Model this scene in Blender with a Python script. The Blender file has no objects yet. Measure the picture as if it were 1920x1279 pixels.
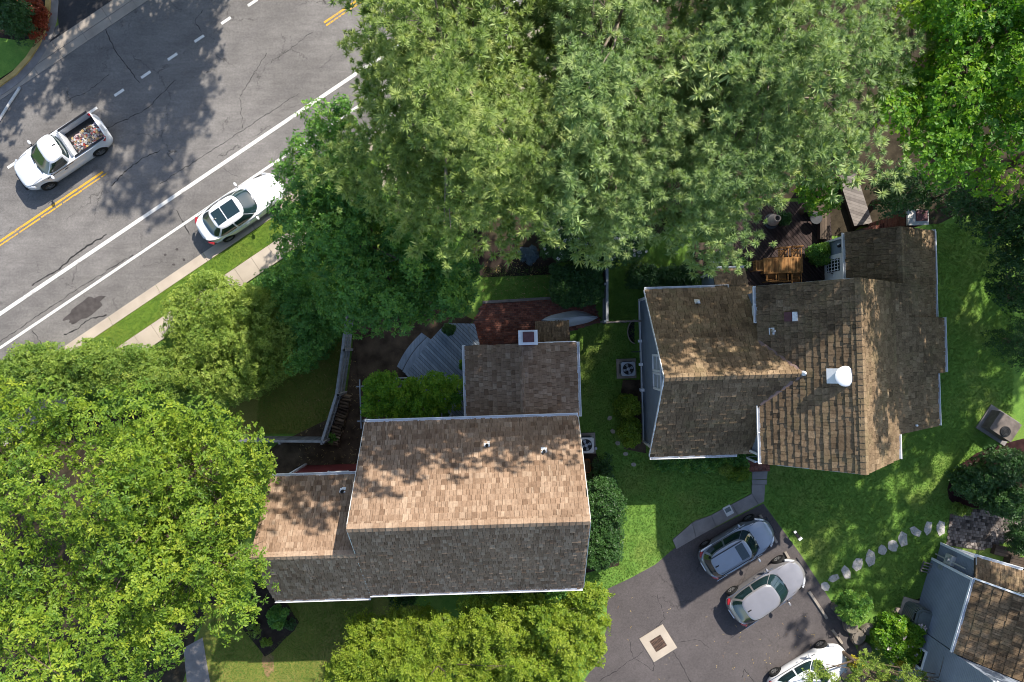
import bpy, math, random
import numpy as np
from mathutils import Vector, Matrix
random.seed(11); rng = np.random.default_rng(11)
SC = bpy.context.scene; COL = SC.collection
R = math.radians

# ---------------------------------------------------------------- camera, sky, sun, exposure
FPX = 1920*28/36; PX = 36.0; H = FPX/PX          # drone straight above, 36 photo pixels per metre of ground
cam = bpy.data.cameras.new('camera'); cam.lens = 28; cam.sensor_width = 36; cam.sensor_fit = 'HORIZONTAL'
cam.clip_end = 500
camo = bpy.data.objects.new('camera', cam); COL.objects.link(camo); camo.location = (0, 0, H); SC.camera = camo
SUN = Vector((0.56, 0.895, 1.0)).normalized()
EL = math.asin(SUN.z); AZ = math.atan2(SUN.x, SUN.y)
w = bpy.data.worlds.new('World'); SC.world = w; w.use_nodes = True
nt = w.node_tree; sky = nt.nodes.new('ShaderNodeTexSky'); sky.sky_type = 'NISHITA'; sky.sun_disc = False
sky.sun_elevation = EL; sky.sun_rotation = AZ; sky.air_density = 1.0; sky.dust_density = 1.0
bg = nt.nodes['Background']; bg.inputs[1].default_value = 0.145; nt.links.new(sky.outputs[0], bg.inputs[0])
sl = bpy.data.lights.new('sun', 'SUN'); sl.energy = 4.7; sl.angle = R(0.55); sl.color = (1, .935, .83)
slo = bpy.data.objects.new('sun', sl); COL.objects.link(slo); slo.rotation_euler = SUN.to_track_quat('Z', 'Y').to_euler()
slo.location = (20, 30, 60)
vs = SC.view_settings; vs.view_transform = 'Standard'; vs.look = 'None'; vs.exposure = 0.88; vs.gamma = 1; vs.use_curve_mapping = False
SC.cycles.use_denoising = True; SC.cycles.filter_width = 1.0; SC.cycles.max_bounces = 6; SC.cycles.transparent_max_bounces = 4
SC.cycles.diffuse_bounces = 3; SC.cycles.glossy_bounces = 2; SC.cycles.transmission_bounces = 3

# ---------------------------------------------------------------- pixel to place
def P(px, py, z=0.0):
    s = (1-z/H)/PX
    return Vector(((px-960)*s, -(py-639.5)*s, z))

# ---------------------------------------------------------------- materials
def srgb(r, g, b):
    f = lambda c: (c/255/12.92 if c/255 <= .04045 else ((c/255+.055)/1.055)**2.4)
    return (f(r), f(g), f(b))
class NT:
    def __init__(s, name):
        s.m = bpy.data.materials.new(name); s.m.use_nodes = True; s.t = s.m.node_tree
        s.bsdf = s.t.nodes['Principled BSDF']; s.out = s.t.nodes['Material Output']
    def n(s, typ, **kw):
        o = s.t.nodes.new('ShaderNode'+typ)
        for k, v in kw.items(): setattr(o, k, v)
        return o
    def l(s, a, b): s.t.links.new(a, b)
    def noise(s, vec, scale, detail=5, rough=.55, dist=0):
        o = s.n('TexNoise'); o.inputs['Scale'].default_value = scale; o.inputs['Detail'].default_value = detail
        o.inputs['Roughness'].default_value = rough; o.inputs['Distortion'].default_value = dist
        if vec is not None: s.l(vec, o.inputs['Vector'])
        return o
    def ramp(s, fac, stops, interp='LINEAR'):
        o = s.n('ValToRGB'); e = o.color_ramp.elements; o.color_ramp.interpolation = interp
        while len(e) < len(stops): e.new(.5)
        for i, (p, c) in enumerate(stops):
            e[i].position = p; e[i].color = (c[0], c[1], c[2], 1) if hasattr(c, '__len__') else (c, c, c, 1)
        s.l(fac, o.inputs[0]); return o.outputs[0]
    def mix(s, fac, a, b, mode='MIX'):
        o = s.n('Mix', data_type='RGBA', blend_type=mode)
        for sock, v in ((o.inputs[0], fac), (o.inputs[6], a), (o.inputs[7], b)):
            if isinstance(v, (int, float)): sock.default_value = v
            elif isinstance(v, tuple): sock.default_value = (*v, 1)
            else: s.l(v, sock)
        return o.outputs[2]
    def math(s, op, a, b=0.0):
        o = s.n('Math', operation=op)
        for i, v in enumerate((a, b)):
            if isinstance(v, (int, float)): o.inputs[i].default_value = v
            else: s.l(v, o.inputs[i])
        return o.outputs[0]
    def pos(s): return s.n('NewGeometry').outputs['Position']
    def scaled(s, vec, sc, rz=0):
        o = s.n('Mapping'); o.inputs['Scale'].default_value = sc; o.inputs['Rotation'].default_value = (0, 0, rz); s.l(vec, o.inputs[0]); return o.outputs[0]
    def tint(s): return s.n('Attribute', attribute_name='tint').outputs['Fac']
    def bump(s, h, strength=.3, dist=.02):
        o = s.n('Bump'); o.inputs['Strength'].default_value = strength; o.inputs['Distance'].default_value = dist
        s.l(h, o.inputs['Height']); s.l(o.outputs[0], s.bsdf.inputs['Normal'])
    def fin(s, col=None, rough=.8, metal=0, spec=.3, coat=0):
        b = s.bsdf
        if col is not None:
            if isinstance(col, tuple): b.inputs['Base Color'].default_value = (*col, 1)
            else: s.l(col, b.inputs['Base Color'])
        if isinstance(rough, (int, float)): b.inputs['Roughness'].default_value = rough
        else: s.l(rough, b.inputs['Roughness'])
        b.inputs['Metallic'].default_value = metal; b.inputs['Specular IOR Level'].default_value = spec
        b.inputs['Coat Weight'].default_value = coat; b.inputs['Coat Roughness'].default_value = .06
        return s.m
def k(c, f): return tuple(min(1, x*f) for x in c)
def nmat(name, c, var=.25, scale=3, rough=.8, bump=.2, spec=.3, metal=0, coat=0, fine=40):
    """plain painted / weathered surface: two scales of noise around a base colour"""
    m = NT(name); p = m.pos()
    a = m.noise(p, scale, 6); f = m.noise(p, fine, 4)
    col = m.ramp(a.outputs['Fac'], [(.3, k(c, 1-var)), (.7, k(c, 1+var))])
    col = m.mix(.5*min(1, var*2), col, m.ramp(f.outputs['Fac'], [(.35, .55), (.65, 1.0)]), 'MULTIPLY')
    if bump: m.bump(f.outputs['Fac'], bump, .01)
    return m.fin(col, rough, metal, spec, coat)
def tmat(name, cols, var=.25, rough=.85, scale=6, moss=None, grain=None):
    """pieces coloured one by one through their own tint value"""
    m = NT(name); p = m.pos()
    col = m.ramp(m.tint(), [(i/(len(cols)-1), c) for i, c in enumerate(cols)])
    a = m.noise(p, scale, 6, .65)
    col = m.mix(1, col, m.ramp(a.outputs['Fac'], [(.25, 1-var*1.6), (.75, 1+var*.6)]), 'MULTIPLY')
    big = m.noise(p, .55, 4)
    col = m.mix(1, col, m.ramp(big.outputs['Fac'], [(.3, 1-var), (.7, 1+var*.4)]), 'MULTIPLY')
    if moss:
        mm = m.noise(p, 1.1, 6, .7)
        col = m.mix(m.ramp(mm.outputs['Fac'], [(.5, 0), (.75, .6)]), col, moss)
    if grain:
        g = m.noise(m.scaled(p, grain), 1, 3); col = m.mix(.5, col, m.ramp(g.outputs['Fac'], [(.3, .6), (.7, 1.15)]), 'MULTIPLY')
    f = m.noise(p, 60, 3); m.bump(f.outputs['Fac'], .35, .01)
    return m.fin(col, rough, 0, .2)
def leafmat(name, cols, trans=.35, rough=.5):
    m = NT(name)
    col = m.ramp(m.tint(), [(i/(len(cols)-1), c) for i, c in enumerate(cols)])
    m.fin(col, rough, 0, .35)
    tr = m.n('BsdfTranslucent'); m.l(m.mix(1, col, (1.15, 1.2, .55), 'MULTIPLY'), tr.inputs[0])
    mx = m.n('MixShader'); mx.inputs[0].default_value = trans
    m.l(m.bsdf.outputs[0], mx.inputs[1]); m.l(tr.outputs[0], mx.inputs[2]); m.l(mx.outputs[0], m.out.inputs[0])
    return m.m
def asphalt(name, base, crack=.5, spots=True, patch=(.75, 1.2), cs=.33, lanes=False):
    m = NT(name); p = m.pos()
    big = m.noise(p, .16, 5, .6); mid = m.noise(p, 1.2, 5, .6); fine = m.noise(p, 38, 3, .7)
    col = m.mix(1, base, m.ramp(big.outputs['Fac'], [(.3, patch[0]), (.7, patch[1])]), 'MULTIPLY')
    col = m.mix(.6, col, m.ramp(mid.outputs['Fac'], [(.3, .8), (.7, 1.15)]), 'MULTIPLY')
    col = m.mix(.85, col, m.ramp(fine.outputs['Fac'], [(.25, .62), (.75, 1.3)]), 'MULTIPLY')
    mot = m.noise(p, 9, 4, .75); col = m.mix(.8, col, m.ramp(mot.outputs['Fac'], [(.28, .72), (.72, 1.22)]), 'MULTIPLY')
    if lanes:                                                    # wheel tracks worn and darkened along the lanes
        a_ = R(34); dp = m.n('VectorMath', operation='DOT_PRODUCT'); m.l(p, dp.inputs[0]); dp.inputs[1].default_value = (math.sin(a_), -math.cos(a_), 0)
        wv = m.math('SINE', m.math('MULTIPLY', m.math('ADD', dp.outputs['Value'], m.math('MULTIPLY', mid.outputs['Fac'], .5)), 2*math.pi/1.75))
        col = m.mix(m.ramp(wv, [(0, 0), (1, .35)]), col, m.mix(1, col, (.74, .74, .76), 'MULTIPLY'))
        st = m.noise(m.scaled(p, (.9, 7, 1), -a_), .55, 5, .7); col = m.mix(.55, col, m.ramp(st.outputs['Fac'], [(.32, .74), (.66, 1.12)]), 'MULTIPLY')
    wob = m.noise(p, 1.7, 6, .7); v = m.n('Vector'+'Math', operation='MULTIPLY_ADD')
    m.l(wob.outputs['Color'], v.inputs[0]); v.inputs[1].default_value = (1.1, 1.1, 0); m.l(p, v.inputs[2])
    vo = m.n('TexVoronoi', feature='DISTANCE_TO_EDGE'); vo.inputs['Scale'].default_value = cs; m.l(v.outputs[0], vo.inputs['Vector'])
    msk = m.noise(p, .45, 3)
    line = m.math('MULTIPLY', m.ramp(vo.outputs['Distance'], [(0, 1), (.0065, 0)]), m.ramp(msk.outputs['Fac'], [(.47, 0), (.56, 1)]))
    vo2 = m.n('TexVoronoi', feature='DISTANCE_TO_EDGE'); vo2.inputs['Scale'].default_value = cs*5; m.l(v.outputs[0], vo2.inputs['Vector'])
    msk2 = m.noise(p, .3, 4)
    l2 = m.math('MULTIPLY', m.ramp(vo2.outputs['Distance'], [(0, 1), (.022, 0)]), m.ramp(msk2.outputs['Fac'], [(.62, 0), (.7, .8)]))
    col = m.mix(m.math('MULTIPLY', m.math('MAXIMUM', line, l2), crack), col, k(base, .13))
    if spots:
        sp = m.noise(p, .8, 3); col = m.mix(m.ramp(sp.outputs['Fac'], [(.7, 0), (.78, .55)]), col, k(base, .45))
    m.bump(fine.outputs['Fac'], .25, .008)
    return m.fin(col, .88, 0, .25)
def lawn(name, g1, g2, dry, soil, dryamt=.5):
    m = NT(name); p = m.pos()
    a = m.noise(p, .35, 6, .6); b = m.noise(p, 2.3, 6, .65); f = m.noise(p, 26, 4, .7)
    col = m.ramp(b.outputs['Fac'], [(.3, g1), (.7, g2)])
    col = m.mix(m.ramp(a.outputs['Fac'], [(.5, 0), (.68, dryamt)]), col, dry)
    c = m.noise(p, .9, 6, .7)
    col = m.mix(m.ramp(c.outputs['Fac'], [(.64, 0), (.76, .6)]), col, soil)
    col = m.mix(.8, col, m.ramp(f.outputs['Fac'], [(.25, .55), (.75, 1.3)]), 'MULTIPLY')
    m.bump(f.outputs['Fac'], .8, .05)
    return m.fin(col, .95, 0, .1)
def siding(name, c, pitch=.13, axis='z', var=.08):
    m = NT(name); p = m.pos(); sx = m.n('SeparateXYZ'); m.l(p, sx.inputs[0])
    fr = m.math('FRACT', m.math('MULTIPLY', sx.outputs['Z'], 1/pitch))
    a = m.noise(p, 1.5, 5); f = m.noise(p, 30, 3)
    col = m.ramp(a.outputs['Fac'], [(.3, k(c, 1-var)), (.7, k(c, 1+var))])
    col = m.mix(1, col, m.ramp(fr, [(0, .42), (.1, .95), (.9, 1.05), (1, .9)]), 'MULTIPLY')
    m.bump(m.ramp(fr, [(0, 0), (.1, 1), (1, .5)]), .6, .03)
    return m.fin(col, .6, 0, .3)
def paint(name, c, rough=.25, metal=0.0, coat=1.0, dirt=.06):
    m = NT(name); a = m.noise(m.pos(), 2.2, 4)
    col = m.ramp(a.outputs['Fac'], [(.3, k(c, 1-dirt)), (.7, k(c, 1+dirt*.4))])
    return m.fin(col, rough, metal, .5, coat)
def woodmat(name, cols, sc=(2, 22, 2), rz=0, rough=.7, var=.3):
    m = NT(name); p = m.pos()
    g = m.noise(m.scaled(p, sc, rz), 1, 4, .6)
    col = m.ramp(m.tint(), [(i/(len(cols)-1), c) for i, c in enumerate(cols)])
    col = m.mix(1, col, m.ramp(g.outputs['Fac'], [(.25, 1-var), (.75, 1+var*.5)]), 'MULTIPLY')
    st = m.noise(p, 1.3, 5); col = m.mix(.6, col, m.ramp(st.outputs['Fac'], [(.3, .7), (.7, 1.1)]), 'MULTIPLY')
    m.bump(g.outputs['Fac'], .25, .01)
    return m.fin(col, rough, 0, .25)

M = {}
M['road'] = asphalt('road_asphalt', (.170, .158, .149), .85, lanes=True)
M['drive'] = asphalt('driveway_asphalt', (.078, .068, .067), .55, patch=(.8, 1.25), cs=.22)
M['apron'] = asphalt('apron_asphalt', (.045, .043, .045), .5)
M['lawn'] = lawn('lawn', (.090, .190, .034), (.165, .285, .052), (.25, .26, .07), (.17, .14, .06), .5)
M['verge'] = lawn('verge_grass', (.09, .16, .022), (.15, .225, .03), (.2, .21, .04), (.13, .12, .04))
M['drylawn'] = lawn('dry_lawn', (.13, .15, .03), (.20, .20, .045), (.25, .20, .065), (.2, .13, .06), .6)
M['soil'] = nmat('soil', (.085, .06, .04), .55, 1.6, .95, .9, .1, fine=22)
M['tansoil'] = nmat('tan_earth', (.22, .14, .07), .3, 3, .95, .6, .1, fine=22)
M['shade_soil'] = nmat('shade_dark_soil', (.045, .036, .024), .5, 1.8, .95, .9, .1, fine=22)  # soil colour darkened to stand in for shade under the trees
M['mulch'] = nmat('mulch', (.034, .025, .02), .5, 2.5, .95, .9, .1, fine=26)
M['redmulch'] = nmat('red_mulch', (.032, .014, .014), .5, 2.5, .95, .9, .1, fine=26)
M['concrete'] = nmat('concrete', (.29, .25, .21), .18, 1.3, .9, .3)
M['concrete_warm'] = nmat('sidewalk_concrete', (.37, .315, .255), .16, .8, .9, .25)
M['concrete_grey'] = nmat('grey_concrete', (.215, .195, .185), .22, 1.6, .9, .4)
M['stone'] = nmat('flagstone', (.44, .41, .385), .2, 4, .85, .5)
M['yellowkerb'] = nmat('yellow_kerb_paint', (.42, .29, .10), .3, 2, .8, .3)
def wornpaint(name, c, under, lo=.30, hi=.40):
    m = NT(name); p = m.pos(); a = m.noise(p, 9, 6, .75); b = m.noise(p, 1.1, 4); f = m.noise(p, 30, 3)
    fac = m.ramp(m.math('ADD', m.math('MULTIPLY', a.outputs['Fac'], .6), m.math('MULTIPLY', b.outputs['Fac'], .4)), [(lo, 1), (hi, 0)])
    col = m.mix(.5, c, m.ramp(f.outputs['Fac'], [(.3, .75), (.7, 1.05)]), 'MULTIPLY'); return m.fin(m.mix(fac, col, under), .75, 0, .3)
M['linew'] = wornpaint('white_road_paint', (.66, .64, .60), (.17, .16, .15), .36, .44)
M['liney'] = wornpaint('yellow_road_paint', (.58, .32, .03), (.17, .16, .14), .40, .47)
M['brick'] = tmat('brick', [(.15, .055, .042), (.24, .088, .062), (.32, .13, .09), (.19, .09, .075)], .3, .9, 14)
M['mortar'] = nmat('mortar', (.12, .085, .07), .25, 9, .95, .4)
M['cedar'] = tmat('cedar_shingle', [(0.190, 0.118, 0.075), (0.254, 0.165, 0.108), (0.307, 0.206, 0.139), (0.386, 0.277, 0.195), (0.270, 0.180, 0.120)], .2, .85, 9, grain=(38, 3, 3))
M['mossy'] = tmat('mossy_shingle', [(0.140, 0.094, 0.056), (0.218, 0.148, 0.088), (0.280, 0.194, 0.119), (0.347, 0.250, 0.158)], .34, .9, 9, moss=(.13, .115, .055), grain=(22, 22, 4))
M['roofbase'] = nmat('roof_felt', (.05, .036, .027), .3, 3, .95, .3)
M['blue_siding'] = siding('blue_grey_siding', (.205, .25, .315), .12)
M['grey_siding'] = siding('grey_siding', (.23, .26, .315), .12)
M['tan_siding'] = siding('tan_siding', (.30, .25, .2), .14)
M['red_siding'] = siding('red_siding', (.175, .034, .033), .2)
M['white'] = nmat('white_paint', (.76, .77, .79), .05, 4, .5, .05)
M['offwhite'] = nmat('off_white', (.55, .53, .5), .1, 4, .6, .1)
M['black'] = nmat('black_rubber', (.012, .012, .013), .2, 20, .7, .1)
M['darkmetal'] = nmat('dark_metal', (.04, .043, .05), .2, 9, .45, .1, .5, .3)
M['greymetal'] = nmat('grey_metal', (.32, .34, .36), .12, 7, .45, .1, .5, .4)
M['palemetal'] = nmat('pale_metal', (.52, .51, .48), .1, 7, .5, .1, .5, .2)
M['greenmetal'] = nmat('grey_green_metal', (.12, .14, .135), .12, 7, .55, .1, .4, .1)
M['copper'] = nmat('brown_flashing', (.20, .135, .12), .2, 4, .6, .1)
M['plum'] = nmat('plum_flue', (.115, .05, .056), .2, 6, .7, .2)
M['glass'] = NT('window_glass').fin((.012, .017, .024), .06, 0, .6, 0)
M['carglass'] = NT('car_glass').fin((.010, .024, .026), .04, 0, .7, .6)
M['curtain'] = nmat('blind', (.35, .38, .42), .1, 8, .7, 0)
M['bark'] = nmat('bark', (.115, .085, .062), .4, 5, .95, .9, .1, fine=18)
M['palebark'] = nmat('pale_bark', (.22, .18, .14), .35, 5, .95, .8, .1, fine=18)
M['greywood'] = woodmat('weathered_grey_wood', [(.20, .22, .25), (.27, .29, .32), (.33, .35, .37)], (3, 3, 3))
M['fencewood'] = woodmat('fence_wood', [(.20, .21, .22), (.28, .29, .30), (.36, .36, .36)], (6, 6, 2))
M['deckgrey'] = woodmat('grey_deck_board', [(.20, .245, .30), (.27, .32, .385), (.34, .395, .46)], (14, 2, 2), R(-45))
M['deckbrown'] = woodmat('brown_deck_board', [(.030, .019, .019), (.048, .030, .028), (.066, .042, .036)], (14, 2, 2), R(-45))
M['teak'] = woodmat('teak', [(.19, .085, .025), (.29, .14, .045), (.36, .19, .07)], (4, 4, 4))
M['brownwood'] = woodmat('brown_wood', [(.055, .038, .026), (.085, .06, .042), (.12, .085, .06)], (4, 4, 4))
M['greywalk'] = woodmat('walk_board', [(.14, .12, .11), (.19, .165, .15), (.24, .21, .19)], (4, 4, 4))
M['log'] = woodmat('split_log', [(.055, .035, .022), (.12, .08, .05), (.22, .155, .10)], (5, 5, 5), var=.5)
M['orangewood'] = woodmat('orange_wood', [(.22, .085, .022), (.3, .12, .035)], (5, 5, 5))
M['tarp'] = nmat('tarpaulin', (.47, .49, .53), .1, 2.5, .45, .3)
M['clay'] = nmat('clay', (.42, .33, .27), .15, 6, .8, .3)
M['carwhite'] = paint('white_car_paint', (.78, .78, .79))
M['truckwhite'] = paint('white_truck_paint', (.66, .67, .70), .3)
M['cargrey'] = paint('blue_grey_car_paint', (.24, .265, .30), .28, .45)
M['cartaupe'] = paint('taupe_car_paint', (.30, .285, .29), .26, .45)
M['trim'] = NT('black_trim').fin((.012, .012, .013), .35, 0, .4)
M['chrome'] = NT('chrome').fin((.6, .6, .6), .15, 1, .5)
M['redlamp'] = NT('red_lamp').fin((.30, .012, .015), .15, 0, .6, .5)
M['clearlamp'] = NT('clear_lamp').fin((.55, .56, .58), .1, .2, .6, .5)
M['rim'] = nmat('alloy', (.30, .30, .30), .1, 9, .35, 0, .5, .7)
M['tyre'] = nmat('tyre', (.014, .014, .014), .2, 20, .85, .2)
M['seatgrey'] = nmat('sunshade', (.40, .38, .35), .1, 9, .7, .1)
M['trash'] = tmat('mixed_scrap', [(.03, .03, .035), (.45, .45, .45), (.06, .07, .08), (.6, .6, .62), (.35, .05, .03), (.10, .11, .13), (.5, .33, .12), (.25, .27, .3)], .2, .6)
# foliage
M['oak'] = leafmat('oak_leaf', [(0.056, 0.125, 0.020), (0.114, 0.208, 0.023), (0.199, 0.294, 0.026), (0.313, 0.370, 0.034)], 0.38)
M['privet'] = leafmat('privet_leaf', [(0.078, 0.154, 0.024), (0.148, 0.235, 0.035), (0.235, 0.322, 0.052), (0.330, 0.391, 0.078)], 0.38)
M['holly'] = leafmat('holly_leaf', [(0.044, 0.135, 0.027), (0.081, 0.210, 0.037), (0.149, 0.302, 0.048), (0.270, 0.405, 0.060)], 0.33, .4)
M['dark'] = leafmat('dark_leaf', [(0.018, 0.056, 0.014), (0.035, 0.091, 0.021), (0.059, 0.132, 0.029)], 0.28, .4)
M['maple'] = leafmat('maple_leaf', [(0.038, 0.121, 0.010), (0.078, 0.207, 0.014), (0.147, 0.293, 0.017), (0.259, 0.371, 0.024)], 0.42)
M['myrtle'] = leafmat('myrtle_leaf', [(0.079, 0.158, 0.016), (0.150, 0.236, 0.019), (0.228, 0.307, 0.025), (0.315, 0.370, 0.047)], 0.38)
M['pine'] = leafmat('pine_needle', [(.120, .195, .068), (.205, .300, .108), (.315, .405, .155), (.45, .51, .225)], .33, .5)
M['pineyel'] = leafmat('pine_needle_light', [(.125, .195, .050), (.215, .300, .082), (.325, .400, .125), (.46, .50, .19)], .33, .5)
M['blue'] = leafmat('blue_leaf', [(.06, .10, .13), (.10, .15, .19), (.16, .2, .24)], .2)
M['flower'] = leafmat('white_petal', [(.5, .5, .5), (.7, .66, .68)], .3)
M['pinkflower'] = leafmat('pink_petal', [(.55, .42, .48), (.7, .6, .64)], .3)
M['yellowleaf'] = leafmat('yellow_leaf', [(.30, .27, .02), (.42, .36, .02)], .3)
M['redleaf'] = leafmat('red_leaf', [(.16, .02, .01), (.3, .05, .015), (.10, .03, .01)], .3)
M['grassblade'] = leafmat('grass_blade', [(.075, .165, .026), (.145, .26, .045), (.24, .31, .07)], .35, .6)
M['litter'] = leafmat('fallen_leaf', [(.34, .23, .06), (.45, .36, .18), (.2, .11, .04)], .2, .8)

# ---------------------------------------------------------------- mesh building
def mesh_np(name, verts, quads=None, tris=None, tint=None):
    """fast mesh from arrays; tint is one value per face"""
    me = bpy.data.meshes.new(name); nv = len(verts)
    me.vertices.add(nv); me.vertices.foreach_set('co', np.ascontiguousarray(verts, dtype=np.float32).ravel())
    faces = quads if quads is not None else tris; n = 4 if quads is not None else 3
    nf = len(faces); me.loops.add(nf*n); me.loops.foreach_set('vertex_index', np.ascontiguousarray(faces, dtype=np.int32).ravel())
    me.polygons.add(nf); me.polygons.foreach_set('loop_start', np.arange(0, nf*n, n, dtype=np.int32))
    me.polygons.foreach_set('use_smooth', np.zeros(nf, dtype=bool)); me.update(calc_edges=True)
    if tint is not None:
        a = me.attributes.new('tint', 'FLOAT', 'FACE'); a.data.foreach_set('value', np.asarray(tint, dtype=np.float32))
    return me
class MB:
    def __init__(s): s.v = []; s.f = []; s.t = []
    def add(s, vs, fs, tint=.5):
        o = len(s.v); s.v += [tuple(v) for v in vs]; s.f += [tuple(o+i for i in f) for f in fs]; s.t += [tint]*len(fs); return s
    def box(s, c, size, rz=0, tint=.5, M4=None):
        x, y, z = (q/2 for q in size); ca, sa = math.cos(rz), math.sin(rz); vs = []
        for dx, dy, dz in ((-x,-y,-z),(x,-y,-z),(x,y,-z),(-x,y,-z),(-x,-y,z),(x,-y,z),(x,y,z),(-x,y,z)):
            if M4 is not None: q = M4 @ Vector((dx, dy, dz)); vs.append((c[0]+q.x, c[1]+q.y, c[2]+q.z))
            else: vs.append((c[0]+dx*ca-dy*sa, c[1]+dx*sa+dy*ca, c[2]+dz))
        return s.add(vs, [(0,3,2,1),(4,5,6,7),(0,1,5,4),(1,2,6,5),(2,3,7,6),(3,0,4,7)], tint)
    def beam(s, a, b, w_, h_, tint=.5):
        a = Vector(a); b = Vector(b); d = b-a; L = d.length; d.normalize()
        up = Vector((0,0,1)) if abs(d.z) < .95 else Vector((1,0,0))
        sd = d.cross(up).normalized(); u = sd.cross(d)
        m = Matrix((d, sd, u)).transposed()
        return s.box((a+b)/2, (L, w_, h_), 0, tint, m)
    def prism(s, poly, z0, z1, tint=.5):
        n = len(poly); ar = sum(poly[i][0]*poly[(i+1) % n][1]-poly[(i+1) % n][0]*poly[i][1] for i in range(n))
        if ar < 0: poly = poly[::-1]; z1 = z1[::-1] if hasattr(z1, '__len__') else z1
        top = z1 if hasattr(z1, '__len__') else [z1]*n
        vs = [(p[0], p[1], z0) for p in poly]+[(p[0], p[1], t) for p, t in zip(poly, top)]
        return s.add(vs, [tuple(range(n-1, -1, -1)), tuple(range(n, 2*n))]+[(i, (i+1) % n, n+(i+1) % n, n+i) for i in range(n)], tint)
    def tube(s, pts, rads, n=8, tint=.5):
        pts = [Vector(p) for p in pts]
        if not hasattr(rads, '__len__'): rads = [rads]*len(pts)
        vs = []; pd = None
        for i, p in enumerate(pts):
            d = (pts[min(i+1, len(pts)-1)]-pts[max(i-1, 0)]).normalized()
            u = d.cross(Vector((0,0,1))) if abs(d.z) < .9 else d.cross(Vector((1,0,0)))
            u.normalize(); v = d.cross(u)
            vs += [p+(u*math.cos(2*math.pi*j/n)+v*math.sin(2*math.pi*j/n))*rads[i] for j in range(n)]
        m = len(pts); fs = [(i*n+j, i*n+(j+1) % n, (i+1)*n+(j+1) % n, (i+1)*n+j) for i in range(m-1) for j in range(n)]
        fs += [tuple(range(n-1, -1, -1)), tuple((m-1)*n+j for j in range(n))]
        return s.add(vs, fs, tint)
    def lathe(s, prof, c=(0,0,0), n=20, tint=.5):
        vs = [(c[0]+r*math.cos(2*math.pi*j/n), c[1]+r*math.sin(2*math.pi*j/n), c[2]+z) for r, z in prof for j in range(n)]
        m = len(prof); fs = [(i*n+j, i*n+(j+1) % n, (i+1)*n+(j+1) % n, (i+1)*n+j) for i in range(m-1) for j in range(n)]
        fs += [tuple(range(n-1, -1, -1)), tuple((m-1)*n+j for j in range(n))]
        return s.add(vs, fs, tint)
    def mesh(s, name, smooth=False):
        me = bpy.data.meshes.new(name); me.from_pydata(s.v, [], s.f); me.update()
        a = me.attributes.new('tint', 'FLOAT', 'FACE'); a.data.foreach_set('value', s.t)
        me.polygons.foreach_set('use_smooth', [bool(smooth)]*len(me.polygons))
        if smooth: me.set_sharp_from_angle(angle=R(40))
        return me
    def build(s, name, mat, parent=None, smooth=False, recenter=None):
        if recenter is None: recenter = parent is None
        off = None
        if recenter and s.v:
            a = np.array(s.v); lo, hi = a.min(0), a.max(0); off = ((lo[0]+hi[0])/2, (lo[1]+hi[1])/2, lo[2])
            s.v = [(x-off[0], y-off[1], z-off[2]) for x, y, z in s.v]
        o = link(name, s.mesh(name, smooth), mat, parent)
        if off: o.location = off
        return o
def link(name, me, mat, parent=None):
    o = bpy.data.objects.new(name, me); COL.objects.link(o)
    if mat is not None and not me.materials: me.materials.append(M[mat] if isinstance(mat, str) else mat)
    if parent: o.parent = parent
    return o
def tag(o, label, cat, group=None):
    o['label'] = label; o['category'] = cat
    if group: o['group'] = group
    return o
def thing(name, label, cat, loc=(0,0,0), rz=0, group=None):
    o = bpy.data.objects.new(name, None); COL.objects.link(o); o.empty_display_size = .3
    o.location = loc; o.rotation_euler = (0, 0, rz); return tag(o, label, cat, group)
def struct(o, kind='structure'): o['kind'] = kind; return o
class Fr:
    """local frame of a thing: root Empty plus pixel -> local coordinates"""
    def __init__(s, name, label, cat, px, py, rz=0, group=None, z=0):
        s.o = P(px, py, z); s.rz = rz; s.root = thing(name, label, cat, s.o, rz, group)
    def l(s, px, py, z=0):
        d = P(px, py, z)-s.o; c, n = math.cos(-s.rz), math.sin(-s.rz)
        return Vector((d.x*c-d.y*n, d.x*n+d.y*c, d.z))
def pp(pts, z=0): return [tuple(P(x, y, z))[:2] for x, y in pts]
def sheet(name, pts, z0, z1, mat, parent=None): return MB().prism(pp(pts), z0, z1).build(name, mat, parent, recenter=False)
def clip_convex(poly, conv):
    """poly cut to a convex counter-clockwise outline"""
    for i in range(len(conv)):
        a, b = conv[i], conv[(i+1) % len(conv)]; out = []
        side = lambda p: (b[0]-a[0])*(p[1]-a[1])-(b[1]-a[1])*(p[0]-a[0])
        for j in range(len(poly)):
            p, q = poly[j], poly[(j+1) % len(poly)]; sp, sq = side(p), side(q)
            if sp >= 0: out.append(p)
            if (sp > 0 > sq) or (sp < 0 < sq):
                t = sp/(sp-sq); out.append((p[0]+(q[0]-p[0])*t, p[1]+(q[1]-p[1])*t))
        poly = out
        if len(poly) < 3: return []
    return poly
def ccw(poly):
    n = len(poly); ar = sum(poly[i][0]*poly[(i+1) % n][1]-poly[(i+1) % n][0]*poly[i][1] for i in range(n))
    return poly if ar > 0 else poly[::-1]
def planks(name, outline, ang, width, z0, z1, mat, parent, gap=.008, jit=.003):
    """boards laid side by side over a convex outline, each its own object"""
    cv = ccw(outline); d = (math.cos(ang), math.sin(ang)); n = (-d[1], d[0])
    qs = [p[0]*n[0]+p[1]*n[1] for p in cv]; q = min(qs)
    while q < max(qs):
        a, b = q+gap/2, q+width-gap/2
        strip = [(d[0]*t+n[0]*u, d[1]*t+n[1]*u) for t, u in ((-90, a), (90, a), (90, b), (-90, b))]
        c = clip_convex(strip, cv)
        if len(c) >= 3: MB().prism(c, z0, z1+random.uniform(-jit, jit), random.random()).build(name, mat, parent)
        q += width
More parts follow.
